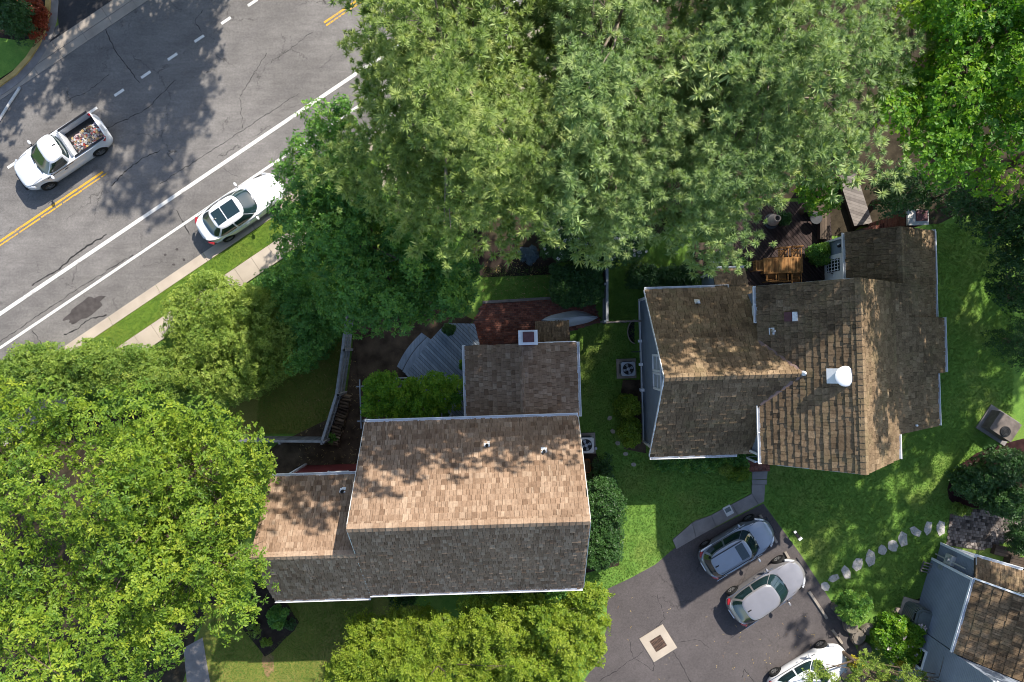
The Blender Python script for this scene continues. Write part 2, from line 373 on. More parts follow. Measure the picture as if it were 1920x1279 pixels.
def split_pieces(items, units, mat, parent, name, rest, limit=300):
    """items: (priority, matrix, variant). The largest in view are objects of their own, the others one part."""
    items.sort(key=lambda i: -i[0])
    for _, m4, t in items[:limit]:
        o = link(name, units[t], mat, parent); o.matrix_basis = m4
    left = items[limit:]
    if left:
        u0 = np.array([v.co[:] for v in units[0].vertices]); nf = len(units[0].polygons)
        fc = np.array([list(p.vertices) for p in units[0].polygons])
        ms = np.array([np.array(m4) for _, m4, _ in left])
        vv = np.einsum('nij,vj->nvi', ms[:, :3, :3], u0)+ms[:, None, :3, 3]
        ff = fc[None]+(np.arange(len(left))*len(u0))[:, None, None]
        tt = np.repeat([UT[t] for _, _, t in left], nf)
        me = mesh_np(rest, vv.reshape(-1, 3), quads=ff.reshape(-1, 4), tint=tt)
        o = link(rest, me, mat, parent); o['kind'] = 'stuff'
UT = [i/11 for i in range(12)]
def unit_wedge(nm, top=.12):
    us = []
    for t in UT:
        b = MB(); b.add([(-.5,0,0),(.5,0,0),(.5,1,0),(-.5,1,0),(-.5,0,1),(.5,0,1),(.5,1,top),(-.5,1,top)],
                        [(4,5,6,7),(0,1,5,4),(1,2,6,5),(3,0,4,7)], t); us.append(b.mesh(nm))
    return us
# ================================================================ ground, road, paving
ground = struct(MB().add([(-110,-110,0),(110,-110,0),(110,110,0),(-110,110,0)], [(0,1,2,3)]).build('ground', 'lawn', recenter=False))
C34, S34 = math.cos(R(34)), math.sin(R(34))
def rp(t, q): return (t*C34+q*S34, -t*S34+q*C34)         # along / across the road, photo pixels at ground level
def band(t0, t1, q0, q1): return [rp(t0, q0), rp(t1, q0), rp(t1, q1), rp(t0, q1)]
road = struct(sheet('road', band(-2600, 2600, 100, 606), -.02, .004, 'road'))
def mark(name, t0, t1, q0, q1, mat): return sheet(name, band(t0, t1, q0, q1), .003, .008, mat, road)
mark('edge_line', -2600, 2600, 484.8, 491.2, 'linew')
mark('parking_line', -2600, 2600, 538.6, 543.2, 'linew')
for i in range(-8, 30):                                    # dashed lane line
    t = 88+60.4*i; mark('lane_dash', t-10.5, t+10.5, 266.6, 271.6, 'linew')
for a, b in ((-900, -20), (480, 1500)):
    mark('centre_line', a, b, 373.2, 377, 'liney')
    mb = MB(); t = a                                        # the second, worn stripe
    while t < b:
        ln = random.uniform(5, 26); mb.prism(pp(band(t, t+ln, 380.4+random.uniform(-.3, .3), 383.2+random.uniform(-.6, .3))), .003, .008); t += ln+random.choice([0, .6, 1.5, 3])
    mb.build('worn_centre_line', 'liney', road, recenter=False)
def blob(cx, cy, rx, ry, rz, n=26, j=.3):
    ph = [random.uniform(0, 6.28) for _ in range(4)]; out = []
    for i in range(n):
        a = 2*math.pi*i/n; r = 1+j*(.5*math.sin(2*a+ph[0])+.35*math.sin(5*a+ph[1])+.3*math.sin(9*a+ph[2]))+random.uniform(-j, j)*.25
        x, y = rx*r*math.cos(a), ry*r*math.sin(a); out.append((cx+x*math.cos(rz)-y*math.sin(rz), cy+x*math.sin(rz)+y*math.cos(rz)))
    return out
M['oil'] = nmat('oil_stain', (.060, .052, .050), .35, 3, .9, .3)
sheet('oil_stain', blob(158, 581, 46, 13, -R(36)), .003, .006, 'oil', road)
for c in ((310, 478), (345, 487), (326, 496), (332, 468)): sheet('oil_spot', blob(c[0], c[1], 3.2, 2.2, .4, 10), .003, .006, 'oil', road)
M['tar'] = nmat('tar_crack', (.02, .019, .019), .2, 9, .9, .2)
def crack(pts, wid, parent, name='crack', z=.0062):
    """a wandering open joint in the asphalt"""
    q = []
    for (x0, y0), (x1, y1) in zip(pts, pts[1:]):
        n = max(2, int(math.hypot(x1-x0, y1-y0)/5)); L = math.hypot(x1-x0, y1-y0)
        for i in range(n):
            t = i/n; o = random.uniform(-1.6, 1.6); q.append((x0+(x1-x0)*t-(y1-y0)/L*o, y0+(y1-y0)*t+(x1-x0)/L*o))
    q.append(pts[-1]); mb = MB()
    for a, b in zip(q, q[1:]):
        L = math.hypot(b[0]-a[0], b[1]-a[1])+1e-6; w_ = wid*random.uniform(.35, 1.25); nx, ny = -(b[1]-a[1])/L*w_, (b[0]-a[0])/L*w_
        vs = pp([(a[0]-nx, a[1]-ny), (a[0]+nx, a[1]+ny), (b[0]+nx, b[1]+ny), (b[0]-nx, b[1]-ny)]); mb.add([(v[0], v[1], z) for v in vs], [(0, 3, 2, 1)])
    return mb.build(name, 'tar', parent, recenter=False)
for pts, w_ in (([(0, 640), (60, 600), (140, 545), (250, 478)], .7), ([(60, 535), (110, 505), (150, 470), (200, 440)], 1.3), ([(200, 240), (235, 225), (275, 205), (330, 150)], .6), ([(210, 350), (225, 330), (262, 300), (300, 282)], .8),
                ([(300, 345), (330, 325), (370, 300), (470, 235), (560, 175)], .5), ([(190, 35), (215, 95), (250, 140), (262, 155)], .7), ([(330, 395), (345, 420), (355, 440)], .9), ([(380, 20), (365, 40), (378, 60)], .5),
                ([(60, 620), (75, 640), (80, 650)], .6), ([(120, 628), (140, 620), (165, 600), (200, 590)], 1.2), ([(500, 100), (450, 180), (455, 240)], .45), ([(120, 190), (160, 175), (205, 140)], .45), ([(585, 60), (540, 95), (515, 110)], .4)):
    crack(pts, w_, road)

# near kerb: gutter slabs with a raised lip, one slab every 3 m
kerb = struct(sheet('kerb', band(-2600, -330, 606, 625), -.02, .05, 'concrete_warm'))
def kerb_slab(t0, t1, parent, q0=606, qm=618, q1=625):
    b = MB(); b.prism(pp(band(t0+.4, t1-.4, q0, qm)), 0, .02).prism(pp(band(t0+.4, t1-.4, qm, q1)), 0, .12); return b.build('kerb_slab', 'concrete_warm', parent, recenter=False)
for i in range(-4, 22): kerb_slab(-318+i*107-60, -318+(i+1)*107-60, kerb)
verge = struct(sheet('verge', band(-2600, 2600, 625.3, 663), -.02, .09, 'verge'))
walk = struct(sheet('sidewalk', band(-2600, 2600, 663.3, 699), -.02, .06, 'concrete_grey'))
for i in range(-4, 36): sheet('slab', band(-330+i*37.6, -330+(i+1)*37.6-.6, 663.8, 698.6), .05, .1+random.uniform(-.004, .004), 'concrete_warm', walk)

# far side: gutter, driveway mouth, curved yellow kerb and planted bed
fk = struct(sheet('far_gutter', band(-2600, 2600, 118, 156), -.02, .006, 'concrete_grey'))
for i in range(-6, 22):
    sheet('gutter_slab', band(-18+i*56, -18+(i+1)*56-.8, 119, 139), .003, .03, 'concrete', fk); sheet('gutter_slab', band(-18+i*56, -18+(i+1)*56-.8, 139.8, 156), .003, .022, 'concrete', fk)
ap = struct(sheet('side_road', [(106, 10), (112, 62), rp(-5, 118), rp(900, 118), (900, -700), (100, -700)], -.02, .009, 'apron'))
arc = [(91, -60), (92, 5), (90, 32), (83, 58), (72, 84), (54, 112), (30, 138), (0, 160), (-60, 196)]
def ribbon(pts, wpx):
    out, inn = [], []
    for i, p in enumerate(pts):
        a, b = pts[max(i-1, 0)], pts[min(i+1, len(pts)-1)]; L = math.hypot(b[0]-a[0], b[1]-a[1]); n = (-(b[1]-a[1])/L*wpx, (b[0]-a[0])/L*wpx)
        out.append((p[0]-n[0], p[1]-n[1])); inn.append((p[0]+n[0], p[1]+n[1]))
    return out, inn
o_, i_ = ribbon(arc, 4.2)
yk = MB()
for j in range(len(arc)-1): yk.prism(pp([o_[j], o_[j+1], i_[j+1], i_[j]]), -.02, .15)
struct(yk.build('curved_kerb', 'yellowkerb', recenter=False))
cw, _ = ribbon(arc, 18)
wedge = MB()
for j in range(len(arc)-1): wedge.prism(pp([o_[j], o_[j+1], cw[j+1], cw[j]]), -.02, .034+.001*j)
struct(wedge.build('kerb_apron', 'concrete_grey', recenter=False))
struct(sheet('planting_bed', [(p[0]-5, p[1]-3) for p in arc]+[(-300, 150), (-300, -60)], -.02, .1, 'mulch'))
struct(sheet('bed_grass', [(78, 70), (60, 100), (34, 128), (0, 150), (-80, 190), (-80, 80), (0, 72), (40, 78)], .05, .115, 'lawn'))

# driveway and its concrete walk
drive = struct(sheet('driveway', [(1431, 944), (1500, 1038), (1560, 1130), (1612, 1228), (1660, 1330), (1660, 1700), (1000, 1700), (1085, 1290), (1120, 1240), (1137, 1180), (1139, 1104), (1180, 1085), (1228, 1059), (1264, 1028)], -.02, .006, 'drive'))
for pts, w_ in (([(1232, 1115), (1240, 1140), (1247, 1160), (1230, 1175)], .5), ([(1125, 1276), (1160, 1255), (1205, 1222)], .6), ([(1262, 1222), (1285, 1260), (1300, 1290)], .8), ([(1180, 1200), (1186, 1230), (1225, 1258), (1226, 1238)], .5), ([(1390, 1270), (1396, 1255), (1420, 1285)], .6), ([(1270, 1205), (1310, 1200), (1330, 1215)], .35)):
    crack(pts, w_, drive)
fw = struct(sheet('front_walk', [(1262, 1010), (1268, 1028), (1342, 987), (1382, 965), (1430, 941), (1433, 908), (1410, 906), (1410, 925), (1372, 946), (1333, 966), (1303, 976)], -.02, .03, 'concrete_grey'))
for q in ([(1261, 1012), (1268, 1029), (1304, 1008), (1297, 980)], [(1298, 979.5), (1305, 1007.5), (1342, 987), (1332, 966)], [(1333, 965.5), (1343, 986.5), (1382, 965.5), (1371, 945.5)],
          [(1372, 945), (1383, 965), (1421, 946), (1409, 926)], [(1409, 924.5), (1422, 945), (1432, 940), (1434, 909), (1409, 909)], [(1410, 908.2), (1437, 908.2), (1437, 899), (1409, 900)], [(1410, 899), (1437, 898), (1439, 881), (1410, 881)]):
    sheet('slab', q, .02, .06+random.uniform(-.006, .006), 'concrete_grey', fw)
struct(sheet('side_path', [(344, 1215), (380, 1195), (396, 1290), (352, 1290)], -.02, .03, 'concrete_grey'))
# yards and beds
def soil(name, pts, zs, mat='soil'):
    b = MB(); c = (sum(p[0] for p in pts)/len(pts), sum(p[1] for p in pts)/len(pts)); n = len(pts); q = pp(pts); cc = pp([c])[0]
    b.add([(x, y, z) for (x, y), z in zip(q, zs)]+[(*cc, sum(zs)/n)], [(i, (i+1) % n, n) for i in range(n)]); return struct(b.build(name, mat, recenter=False))
soil('back_yard', [(625, 835), (650, 740), (661, 655), (664, 600), (800, 560), (890, 600), (820, 660), (760, 720), (770, 860), (650, 870), (655, 895), (520, 900), (500, 850), (520, 832)][::-1], [.03, .04, .04, .12, .12, .05, .05, .05, .05, .05, .04, .04, .04, .02][::-1])
struct(sheet('woodland_floor', [(1560, -190), (1250, 12), (900, 247), (745, 355), (740, 400), (900, 440), (1000, 500), (1135, 480), (1330, 400), (1380, 372), (1553, 372), (1553, 442), (1590, 442), (1612, 425), (1760, 420), (1800, 400), (1990, 420), (2100, 300), (2100, -190)], -.02, .008, 'shade_soil'))  # soil under the pines, its dark tone also painting the shade there
struct(sheet('oak_shade_sheet', [(-90, 760), (280, 770), (430, 860), (455, 1000), (440, 1120), (370, 1180), (330, 1330), (-90, 1330)], -.02, .004, 'shade_soil'))  # dark sheet painting the shade seen through hollows in the oak crowns
struct(sheet('front_lawn', [(390, 1135), (470, 1130), (700, 1118), (800, 1140), (800, 1330), (330, 1330)], -.02, .009, 'drylawn'))
struct(sheet('fenced_lawn', [(430, 640), (570, 610), (650, 620), (646, 730), (614, 813), (430, 813)], -.02, .009, 'drylawn'))
struct(sheet('corner_bed', [(480, 1060), (505, 1088), (522, 1112), (538, 1130), (551, 1152), (561, 1166), (552, 1182), (533, 1199), (512, 1222), (497, 1231), (484, 1214), (464, 1190), (452, 1174), (458, 1150), (470, 1128)], -.02, .03, 'mulch'))
struct(sheet('bare_earth', blob(503, 1243, 13, 22, 0, 20), -.02, .016, 'tansoil'))
struct(sheet('shrub_bed', [(1862, 837), (1830, 850), (1803, 870), (1782, 897), (1776, 917), (1779, 935), (1792, 950), (1880, 955), (1990, 960), (1990, 815), (1920, 822)], -.02, .03, 'redmulch'))
struct(sheet('house_bed', [(1700, 1200), (1690, 1148), (1705, 1128), (1735, 1118), (1770, 1130), (1770, 1240)], -.02, .03, 'redmulch'))
struct(sheet('wall_bed', [(1168, 712), (1200, 712), (1212, 850), (1170, 842), (1160, 760)], -.02, .02, 'soil'))
struct(sheet('side_bed', [(1088, 815), (1118, 850), (1140, 905), (1165, 960), (1160, 1060), (1095, 1075), (1085, 960)], -.02, .025, 'mulch'))
struct(sheet('shade_garden', [(880, 440), (1040, 470), (1035, 515), (905, 520), (880, 500)], -.02, .02, 'mulch'))
# ================================================================ houses
class House(Fr):
    def __init__(s, *a, shingle='cedar', expo=.24, wid=.22, **kw):
        super().__init__(*a, **kw); s.items = []; s.mat = shingle; s.expo = expo; s.wid = wid; s.roof = None
    def plane(s, A, B, T, keep=None, expo=None, wid=None, thick=.064, vmax=None, name='roof_slope'):
        """roof plane: eave A->B (left to right looking up the slope), T a point on the top edge"""
        A, B, T = Vector(A), Vector(B), Vector(T); U = (B-A).normalized(); V = T-A; V -= U*V.dot(U); Lv = V.length; V.normalize(); N = U.cross(V); Lu = (B-A).length
        b = MB(); q = [A, B, B+V*Lv, A+V*Lv]
        if keep is None:
            b.add([p-N*.01 for p in q]+[p-N*.13 for p in q], [(0,1,2,3),(7,6,5,4),(0,4,5,1),(1,5,6,2),(2,6,7,3),(3,7,4,0)])
            b.build(name, 'roofbase', s.root, recenter=False)
        e = expo or s.expo; wd = wid or s.wid; v = -.03; r = 0
        while v < Lv-.04:
            u = -.02-random.uniform(0, wd); off = random.uniform(-.012, .012)
            while u < Lu+.02:
                w_ = wd*random.choice([.55, .75, .9, 1, 1.15, 1.4]); u0 = max(u, -.02); u1 = min(u+w_-.011, Lu+.02)
                if u1-u0 > .04:
                    uc = (u0+u1)/2; jv = off+random.uniform(-.014, .014); l = min(e*1.25, Lv-v+.02)
                    if keep is None or keep(A+U*uc+V*(v+e*.5)):
                        c = A+U*uc+V*(v+jv)+N*.002; th = thick*random.uniform(.7, 1.3)
                        m4 = Matrix(((U.x*(u1-u0), V.x*l, N.x*th, c.x), (U.y*(u1-u0), V.y*l, N.y*th, c.y), (U.z*(u1-u0), V.z*l, N.z*th, c.z), (0, 0, 0, 1)))
                        t = random.gauss(.45, .19); s.items.append((c.z, m4, int(max(0, min(11, t*11)))))
                u += w_
            v += e; r += 1
        return U, V, N
    def ridge(s, a, b, half=.17, drop=.12, step=.30):
        a, b = Vector(a), Vector(b); d = (b-a); L = d.length; d.normalize(); sd = d.cross(Vector((0,0,1))).normalized(); t = 0
        while t < L-.05:
            p = a+d*t; e = a+d*min(t+step, L); z0 = Vector((0, 0, .075)); z1 = Vector((0, 0, .04))
            vs = [p+sd*half-Vector((0,0,drop-.05)), p+z0, p-sd*half-Vector((0,0,drop-.05)), e+sd*half-Vector((0,0,drop-.015)), e+z1, e-sd*half-Vector((0,0,drop-.015))]
            lo = [q-Vector((0,0,.05)) for q in vs[:3]]
            MB().add(vs+lo, [(0,1,4,3),(1,2,5,4),(0,6,7,1),(1,7,8,2)], random.uniform(.35, .95)).build('ridge_shingle', s.mat, s.root, recenter=False); t += step*.86
    def gutter(s, a, b, mat='white', wd=.13, out=None, hang=True):
        """open trough along an eave with hangers across it"""
        a, b = Vector(a), Vector(b); d = (b-a).normalized(); n = d.cross(Vector((0,0,1))).normalized() if out is None else Vector(out)
        g = MB(); z = Vector((0, 0, -.05)); o1 = n*.035; o2 = n*(.035+wd)
        g.beam(a+o1+z, b+o1+z, .02, .12).beam(a+o2+z, b+o2+z, .025, .12).beam(a+(o1+o2)/2+z*2.2, b+(o1+o2)/2+z*2.2, wd, .02)
        go = g.build('gutter', mat, s.root, recenter=False)
        L = (b-a).length; k_ = max(2, int(L/1.15))
        if hang:
            for i in range(k_+1):
                p = a+d*(L*i/k_)+n*.09; MB().beam(p-n*.08+Vector((0,0,.012)), p+n*.09+Vector((0,0,.012)), .035, .02).build('gutter_hanger', mat, go, recenter=False)
    def gable(s, x0, x1, y0, y1, ze, zr, axis, mat, name='wall', xr=None):
        """walls of a gabled block; ridge along axis"""
        b = MB()
        if axis == 'x':
            ym = (y0+y1)/2 if xr is None else xr; pr = [(y0, 0), (y1, 0), (y1, ze), (ym, zr), (y0, ze)]; vs = [(x, y, z) for x in (x0, x1) for y, z in pr]
        else:
            xm = (x0+x1)/2 if xr is None else xr; pr = [(x0, 0), (x1, 0), (x1, ze), (xm, zr), (x0, ze)]; vs = [(x, y, z) for y in (y1, y0) for x, z in pr]
        b.add(vs, [(4,3,2,1,0), (5,6,7,8,9)]+[(i, (i+1) % 5, 5+(i+1) % 5, 5+i) for i in range(5)]); return b.build(name, mat, s.root, recenter=False)
    def trim(s, a, b, w_=.14, h_=.04, name='trim_board', mat='white'): return MB().beam(a, b, w_, h_).build(name, mat, s.root, recenter=False)
    def done(s):
        us = unit_wedge('shingle'); split_pieces(s.items, us, s.mat, s.root, 'shingle', 'shingles')
    def window(s, c, nrm, wd, ht, nx=2, ny=2, blind=False):
        """framed window on a wall; c centre, nrm outward (unit, horizontal)"""
        n = Vector(nrm).normalized(); sd = Vector((-n.y, n.x, 0)); c = Vector(c); up = Vector((0,0,1)); f = MB()
        for sg in (-1, 1):
            f.beam(c+sd*sg*wd/2-up*(ht/2+.05)+n*.03, c+sd*sg*wd/2+up*(ht/2+.05)+n*.03, .1, .06); f.beam(c+up*sg*ht/2-sd*(wd/2-.05)+n*.03, c+up*sg*ht/2+sd*(wd/2-.05)+n*.03, .06, .1)
        fo = f.build('window', 'white', s.root, recenter=False)
        q = [c+sd*a*(wd/2-.02)+up*b_*(ht/2-.02)+n*.012 for a, b_ in ((-1,-1),(1,-1),(1,1),(-1,1))]
        MB().add(q, [(0,1,2,3)]).build('pane', 'curtain' if blind else 'glass', fo, recenter=False)
        for i in range(1, nx): p = c+sd*(wd*(i/nx-.5))+n*.022; MB().beam(p-up*ht/2, p+up*ht/2, .03, .018).build('glazing_bar', 'white', fo, recenter=False)
        for i in range(1, ny): p = c+up*(ht*(i/ny-.5))+n*.024; MB().beam(p-sd*wd/2, p+sd*wd/2, .018, .03).build('glazing_bar', 'white', fo, recenter=False)
        return fo
def pipe_vent(h, p, N, mat='black', flash='white', r=.06, ht=.32):
    p = Vector(p); N = Vector(N); u = N.orthogonal().normalized()
    if abs(u.z) > .5: u = N.cross(u).normalized()
    u = Vector((1, 0, 0)); u = (u-N*u.dot(N)).normalized(); v = N.cross(u)
    f = MB().box(p+N*.05, (.26, .3, .02), M4=Matrix((u, v, N)).transposed()).build('vent_flashing', flash, h.root, recenter=False)
    MB().tube([p, p+Vector((0,0,ht))], r, 10).build('vent_pipe', mat, f, smooth=True, recenter=False)

TH = R(1.8)
# ---------------------------------------------------------------- cedar-shingled house in the middle
h = House('shingled_house', 'two storey house with sunlit brown cedar shingle roof and a lower wing', 'house', 880, 900, TH, shingle='cedar', expo=.29, wid=.175)
zr, ze = 10.2, 5.75
yr = (h.l(657,990,zr).y+h.l(1103,978,zr).y)/2; yn = (h.l(680,795,ze).y+h.l(1085,781,ze).y)/2; ys = (h.l(697,1112,ze).y+h.l(1097,1100,ze).y)/2
x0 = (h.l(657,990,zr).x+h.l(680,795,ze).x)/2; x1 = (h.l(1103,978,zr).x+h.l(1085,781,ze).x)/2
sl_s = (zr-ze)/(yr-ys)
h.gable(x0+.18, x1-.18, ys+.35, yn-.35, ze-.15, zr-.2, 'x', 'tan_siding')
h.plane((x0, ys, ze), (x1, ys, ze), (x0, yr, zr)); h.plane((x1, yn, ze), (x0, yn, ze), (x1, yr, zr)); h.ridge((x0-.03, yr, zr+.02), (x1+.03, yr, zr+.02))
h.gutter((x1, yn, ze), (x0, yn, ze), out=(0,1,0)); h.gutter((x0-.02, ys, ze), (x1, ys, ze), out=(0,-1,0), hang=False)
for a, b in (((x0-.04, yn, ze-.06), (x0-.04, yr, zr-.06)), ((x1+.04, yn, ze-.06), (x1+.04, yr, zr-.06)), ((x0-.04, ys, ze-.06), (x0-.04, yr, zr-.06)), ((x1+.04, ys, ze-.06), (x1+.04, yr, zr-.06))): h.trim(a, b, .03, .16, 'rake_board', 'offwhite')
# lower wing to the side, front slope in line with the main one
wzr = 8.6; wyr = ys+(wzr-ze)/sl_s; wzs = ze-.22; wys = ys-.22/sl_s
wyn = (h.l(500,898,5.6).y+h.l(668,890,5.6).y)/2; wx0 = (h.l(475,1035,wzr).x+h.l(500,898,5.6).x+h.l(517,1116,wzs).x)/3
h.gable(wx0+.18, x0+.3, wys+.35, wyn-.3, 5.45, wzr-.25, 'x', 'red_siding', 'wing_wall', xr=wyr)
h.plane((wx0, wys, wzs), (x0+.05, wys, wzs), (wx0, wyr, wzr)); h.plane((x0+.1, wyn, 5.6), (wx0, wyn, 5.6), (x0+.1, wyr, wzr)); h.ridge((wx0-.03, wyr, wzr+.02), (x0+.05, wyr, wzr+.02))
h.gutter((x0+.1, wyn, 5.6), (wx0, wyn, 5.6), out=(0,1,0)); h.gutter((wx0, wys, wzs), (x0-.05, wys, wzs), out=(0,-1,0), hang=False)
h.trim((wx0+.15, wyn-.27, 0), (wx0+.15, wyn-.27, 5.35), .12, .12, 'corner_board')
p = h.l(628, 883, 3.4); h.window((p.x, wyn-.3, 3.2), (0,1,0), .95, 1.05, 2, 2, True)
# rear wing with its ridge at right angles
bze, bzr = 3.3, 5.0; bx0 = (h.l(873,645,bze).x+h.l(877,780,bze).x)/2; bx1 = (h.l(1079,640,bze).x+h.l(1084,778,bze).x)/2; by = h.l(976,645,4.1).y; bxm = (bx0+bx1)/2
h.gable(bx0+.25, bx1-.25, yn-.5, by-.12, bze-.15, bzr-.2, 'y', 'tan_siding', 'rear_wall')
h.plane((bx0, by, bze), (bx0, yn-.4, bze), (bxm, by, bzr), wid=.2, expo=.26); h.plane((bx1, yn-.4, bze), (bx1, by, bze), (bxm, by, bzr), wid=.2, expo=.26); h.ridge((bxm, yn-.3, bzr), (bxm, by, bzr), .12, .07)
h.gutter((bx0, by, bze), (bx0, yn-.2, bze), out=(-1,0,0)); h.gutter((bx1, yn-.2, bze), (bx1, by, bze), out=(1,0,0))
h.trim((bxm+.7, by+.03, bzr-.55), (bx1, by+.03, bze), .05, .1, 'rake_board')
p = h.l(976, 778, 5); MB().box((bx0+.1, yn-.15, 1.6), (.1, .1, 3.2)).build('downpipe', 'white', h.root, recenter=False)
# chimney stack with brick shoulder
def bricks(name, parent, c, size, mat='brick', bl=.21, bh=.075, faces='nesw', rz=0):
    """running-bond brickwork round a box, joined as one part"""
    b = MB(); x, y, z = c; sx, sy, sz = size; n = int(sz/bh)
    for r in range(n):
        for sgn, L, ax in ((1, sx, 0), (-1, sx, 0), (1, sy, 1), (-1, sy, 1)):
            t = -L/2-(bl/2 if r % 2 else 0)
            while t < L/2:
                a, e = max(t, -L/2), min(t+bl-.012, L/2)
                if e-a > .02:
                    m_ = (a+e)/2; q = (x+m_, y+sgn*(sy/2-.04), z+r*bh+bh/2) if ax == 0 else (x+sgn*(sx/2-.04), y+m_, z+r*bh+bh/2)
                    b.box(q, (e-a, .1, bh-.012) if ax == 0 else (.1, e-a, bh-.012), 0, random.random())
                t += bl
    o = b.build(name, mat, parent, recenter=False); o['kind'] = 'stuff'
    return o
p = h.l(990, 633, 6.0)
MB().box((p.x, p.y, 2.95), (.72, .62, 5.9)).build('chimney', 'mortar', h.root, recenter=False); ch = h.root.children[-1]
bricks('chimney_bricks', ch, (p.x, p.y, 3.0), (.8, .7, 2.8))
cap = MB().box((p.x, p.y, 5.98), (.86, .66, .12)).build('chimney_cap', 'white', ch, recenter=False)
MB().box((p.x+.02, p.y+.02, 6.09), (.5, .46, .1)).build('flue', 'plum', ch, recenter=False)
p2 = h.l(960, 633, 2.6); MB().box((p2.x-.02, p2.y, 1.3), (.78, .54, 2.5)).build('chimney_shoulder', 'mortar', h.root, recenter=False)
topb = h.root.children[-1]
for i in range(4):
    for j in range(8): MB().box((p2.x-.3+i*.2, p2.y-.24+j*.07, 2.57), (.19, .062, .06), 0, random.random()).build('brick', 'brick', topb, recenter=False)
Nn = Vector((0, (zr-ze)/(yn-yr), 1)).normalized()
def on_slope(px, py, y0, z0, sl):
    z_ = z0
    for _ in range(15): q = h.l(px, py, z_); z_ = z0+(y0-q.y)*sl
    return h.l(px, py, z_)
for px, py in ((913, 834), (1020, 845)): pipe_vent(h, on_slope(px, py, yn, ze, (zr-ze)/(yn-yr)), Nn)
pipe_vent(h, on_slope(643, 920, wyn, 5.6, (wzr-5.6)/(wyn-wyr)), Nn)
h.done()

# small shingled lean-to beside the chimney
g = House('garden_shed', 'small lean-to shed with old grey shingle roof beside the white chimney cap', 'shed', 1037, 622, TH, shingle='mossy', expo=.24, wid=.12)
a = g.l(1004, 604, 2.5); b = g.l(1068, 640, 2.7)
MB().box(((a.x+b.x)/2, (a.y+b.y)/2, 1.2), (abs(b.x-a.x)-.1, abs(b.y-a.y)-.1, 2.4)).build('wall', 'tan_siding', g.root, recenter=False)
g.plane((b.x, a.y, 2.45), (a.x, a.y, 2.45), (b.x, b.y, 2.85), wid=.12, expo=.3); g.trim((a.x+.4, b.y, 2.9), (b.x, b.y, 2.9), .03, .06, 'flashing'); g.done()

# ---------------------------------------------------------------- blue-grey house on the lawn
h = House('blue_grey_house', 'blue-grey sided house with mossy brown shingle roofs and a timber deck behind', 'house', 1480, 690, TH, shingle='mossy', expo=.325, wid=.235)
zr, ze = 9.5, 6.1
xr = (h.l(1612,521,zr).x+h.l(1622,887,zr).x)/2; yN = (h.l(1612,521,zr).y+h.l(1421,538,ze).y)/2; yS = (h.l(1622,887,zr).y+h.l(1428,871,ze).y)/2
xw = (h.l(1421,540,ze).x+h.l(1428,870,ze).x)/2; xe = h.l(1684,857,ze).x
h.gable(xw+.3, xe-.1, yS+.2, yN-.2, ze-.15, zr-.25, 'y', 'blue_siding', xr=xr)
h.plane((xw, yN, ze), (xw, yS, ze), (xr, yN, zr)); h.plane((xe, yS, ze), (xe, yN, ze), (xr, yS, zr)); h.ridge((xr, yS-.03, zr+.02), (xr, yN+.03, zr+.02))
y1c = h.l(1419, 605, ze).y; y2c = h.l(1426, 752, ze).y
h.gutter((xw, yN, ze), (xw, y1c, ze), out=(-1,0,0)); h.gutter((xw, y2c, ze), (xw, yS, ze), out=(-1,0,0)); h.gutter((xe, yS, ze), (xe, yS+1.1, ze), out=(1,0,0), hang=False)
h.trim((xw+.1, yN+.02, ze-.1), (xr, yN+.02, zr-.1), .03, .14, 'rake_board', 'offwhite'); h.trim((xw+.1, yS-.02, ze-.1), (xr, yS-.02, zr-.1), .03, .14, 'rake_board', 'offwhite')
# long low slope on the far side, eave stepping in and out
eav = [(1757, 798, 700, 3.0), (1769, 698, 595, 2.85), (1750, 594, 430, 3.0)]
for i, (px, pa, pb, z_) in enumerate(eav):
    ya, yb = h.l(px, pa, z_).y, h.l(px, pb, z_).y; xx = h.l(px, (pa+pb)/2, z_).x
    if i == 2: yb = yN-.02
    tz = ze-.12
    h.plane((xx, ya, z_), (xx, yb, z_), (xe-.12, ya, tz), name='low_roof_slope')
    MB().prism([(xe-.3, ya+.15), (xx-.3, ya+.15), (xx-.3, yb-.05), (xe-.3, yb-.05)], 0, z_-.1).build('low_wall', 'blue_siding', h.root, recenter=False)
    h.gutter((xx, ya, z_), (xx, h.l(px, pb, z_).y, z_), out=(1,0,0), hang=False)
# rear wing over the glazed door
rz_ = 5.0; rze = 3.4; rx = h.l(1690, 470, rz_).x; rxw = h.l(1587, 478, rze).x; ry = h.l(1690, 425, rz_).y; rxe = h.l(1750, 480, 3.0).x
h.plane((rxw, ry, rze), (rxw, yN-.1, rze), (rx, ry, rz_)); h.plane((rxe, yN, 3.0), (rxe, ry, 3.0), (rx, yN, rz_)); h.ridge((rx, yN, rz_), (rx, ry, rz_))
b = MB(); b.prism([(rxw+.12, yN-.3), (rxe-.3, yN-.3), (rxe-.3, ry-.15), (rxw+.12, ry-.15)], 0, rze-.2); b.prism([(rx-.8, yN-.3), (rx+1, yN-.3), (rx+1, ry-.18), (rx-.8, ry-.18)], rze-.2, rze+.5); b.build('rear_wall', 'blue_siding', h.root, recenter=False)
h.gutter((rxw, ry, rze), (rxw, yN, rze), out=(-1,0,0), hang=False); h.gutter((rxe, yN, 3.0), (rxe, ry, 3.0), out=(1,0,0), hang=False)
wx = rxw+.12; h.trim((wx-.03, ry-.15, .6), (wx-.03, ry-.15, rze-.2), .1, .12, 'corner_board')
yd = (h.l(1568, 492, 2).y); dr = MB().box((wx-.03, yd-.55, 1.65), (.07, 1.9, 2.25)).build('door', 'white', h.root, recenter=False)
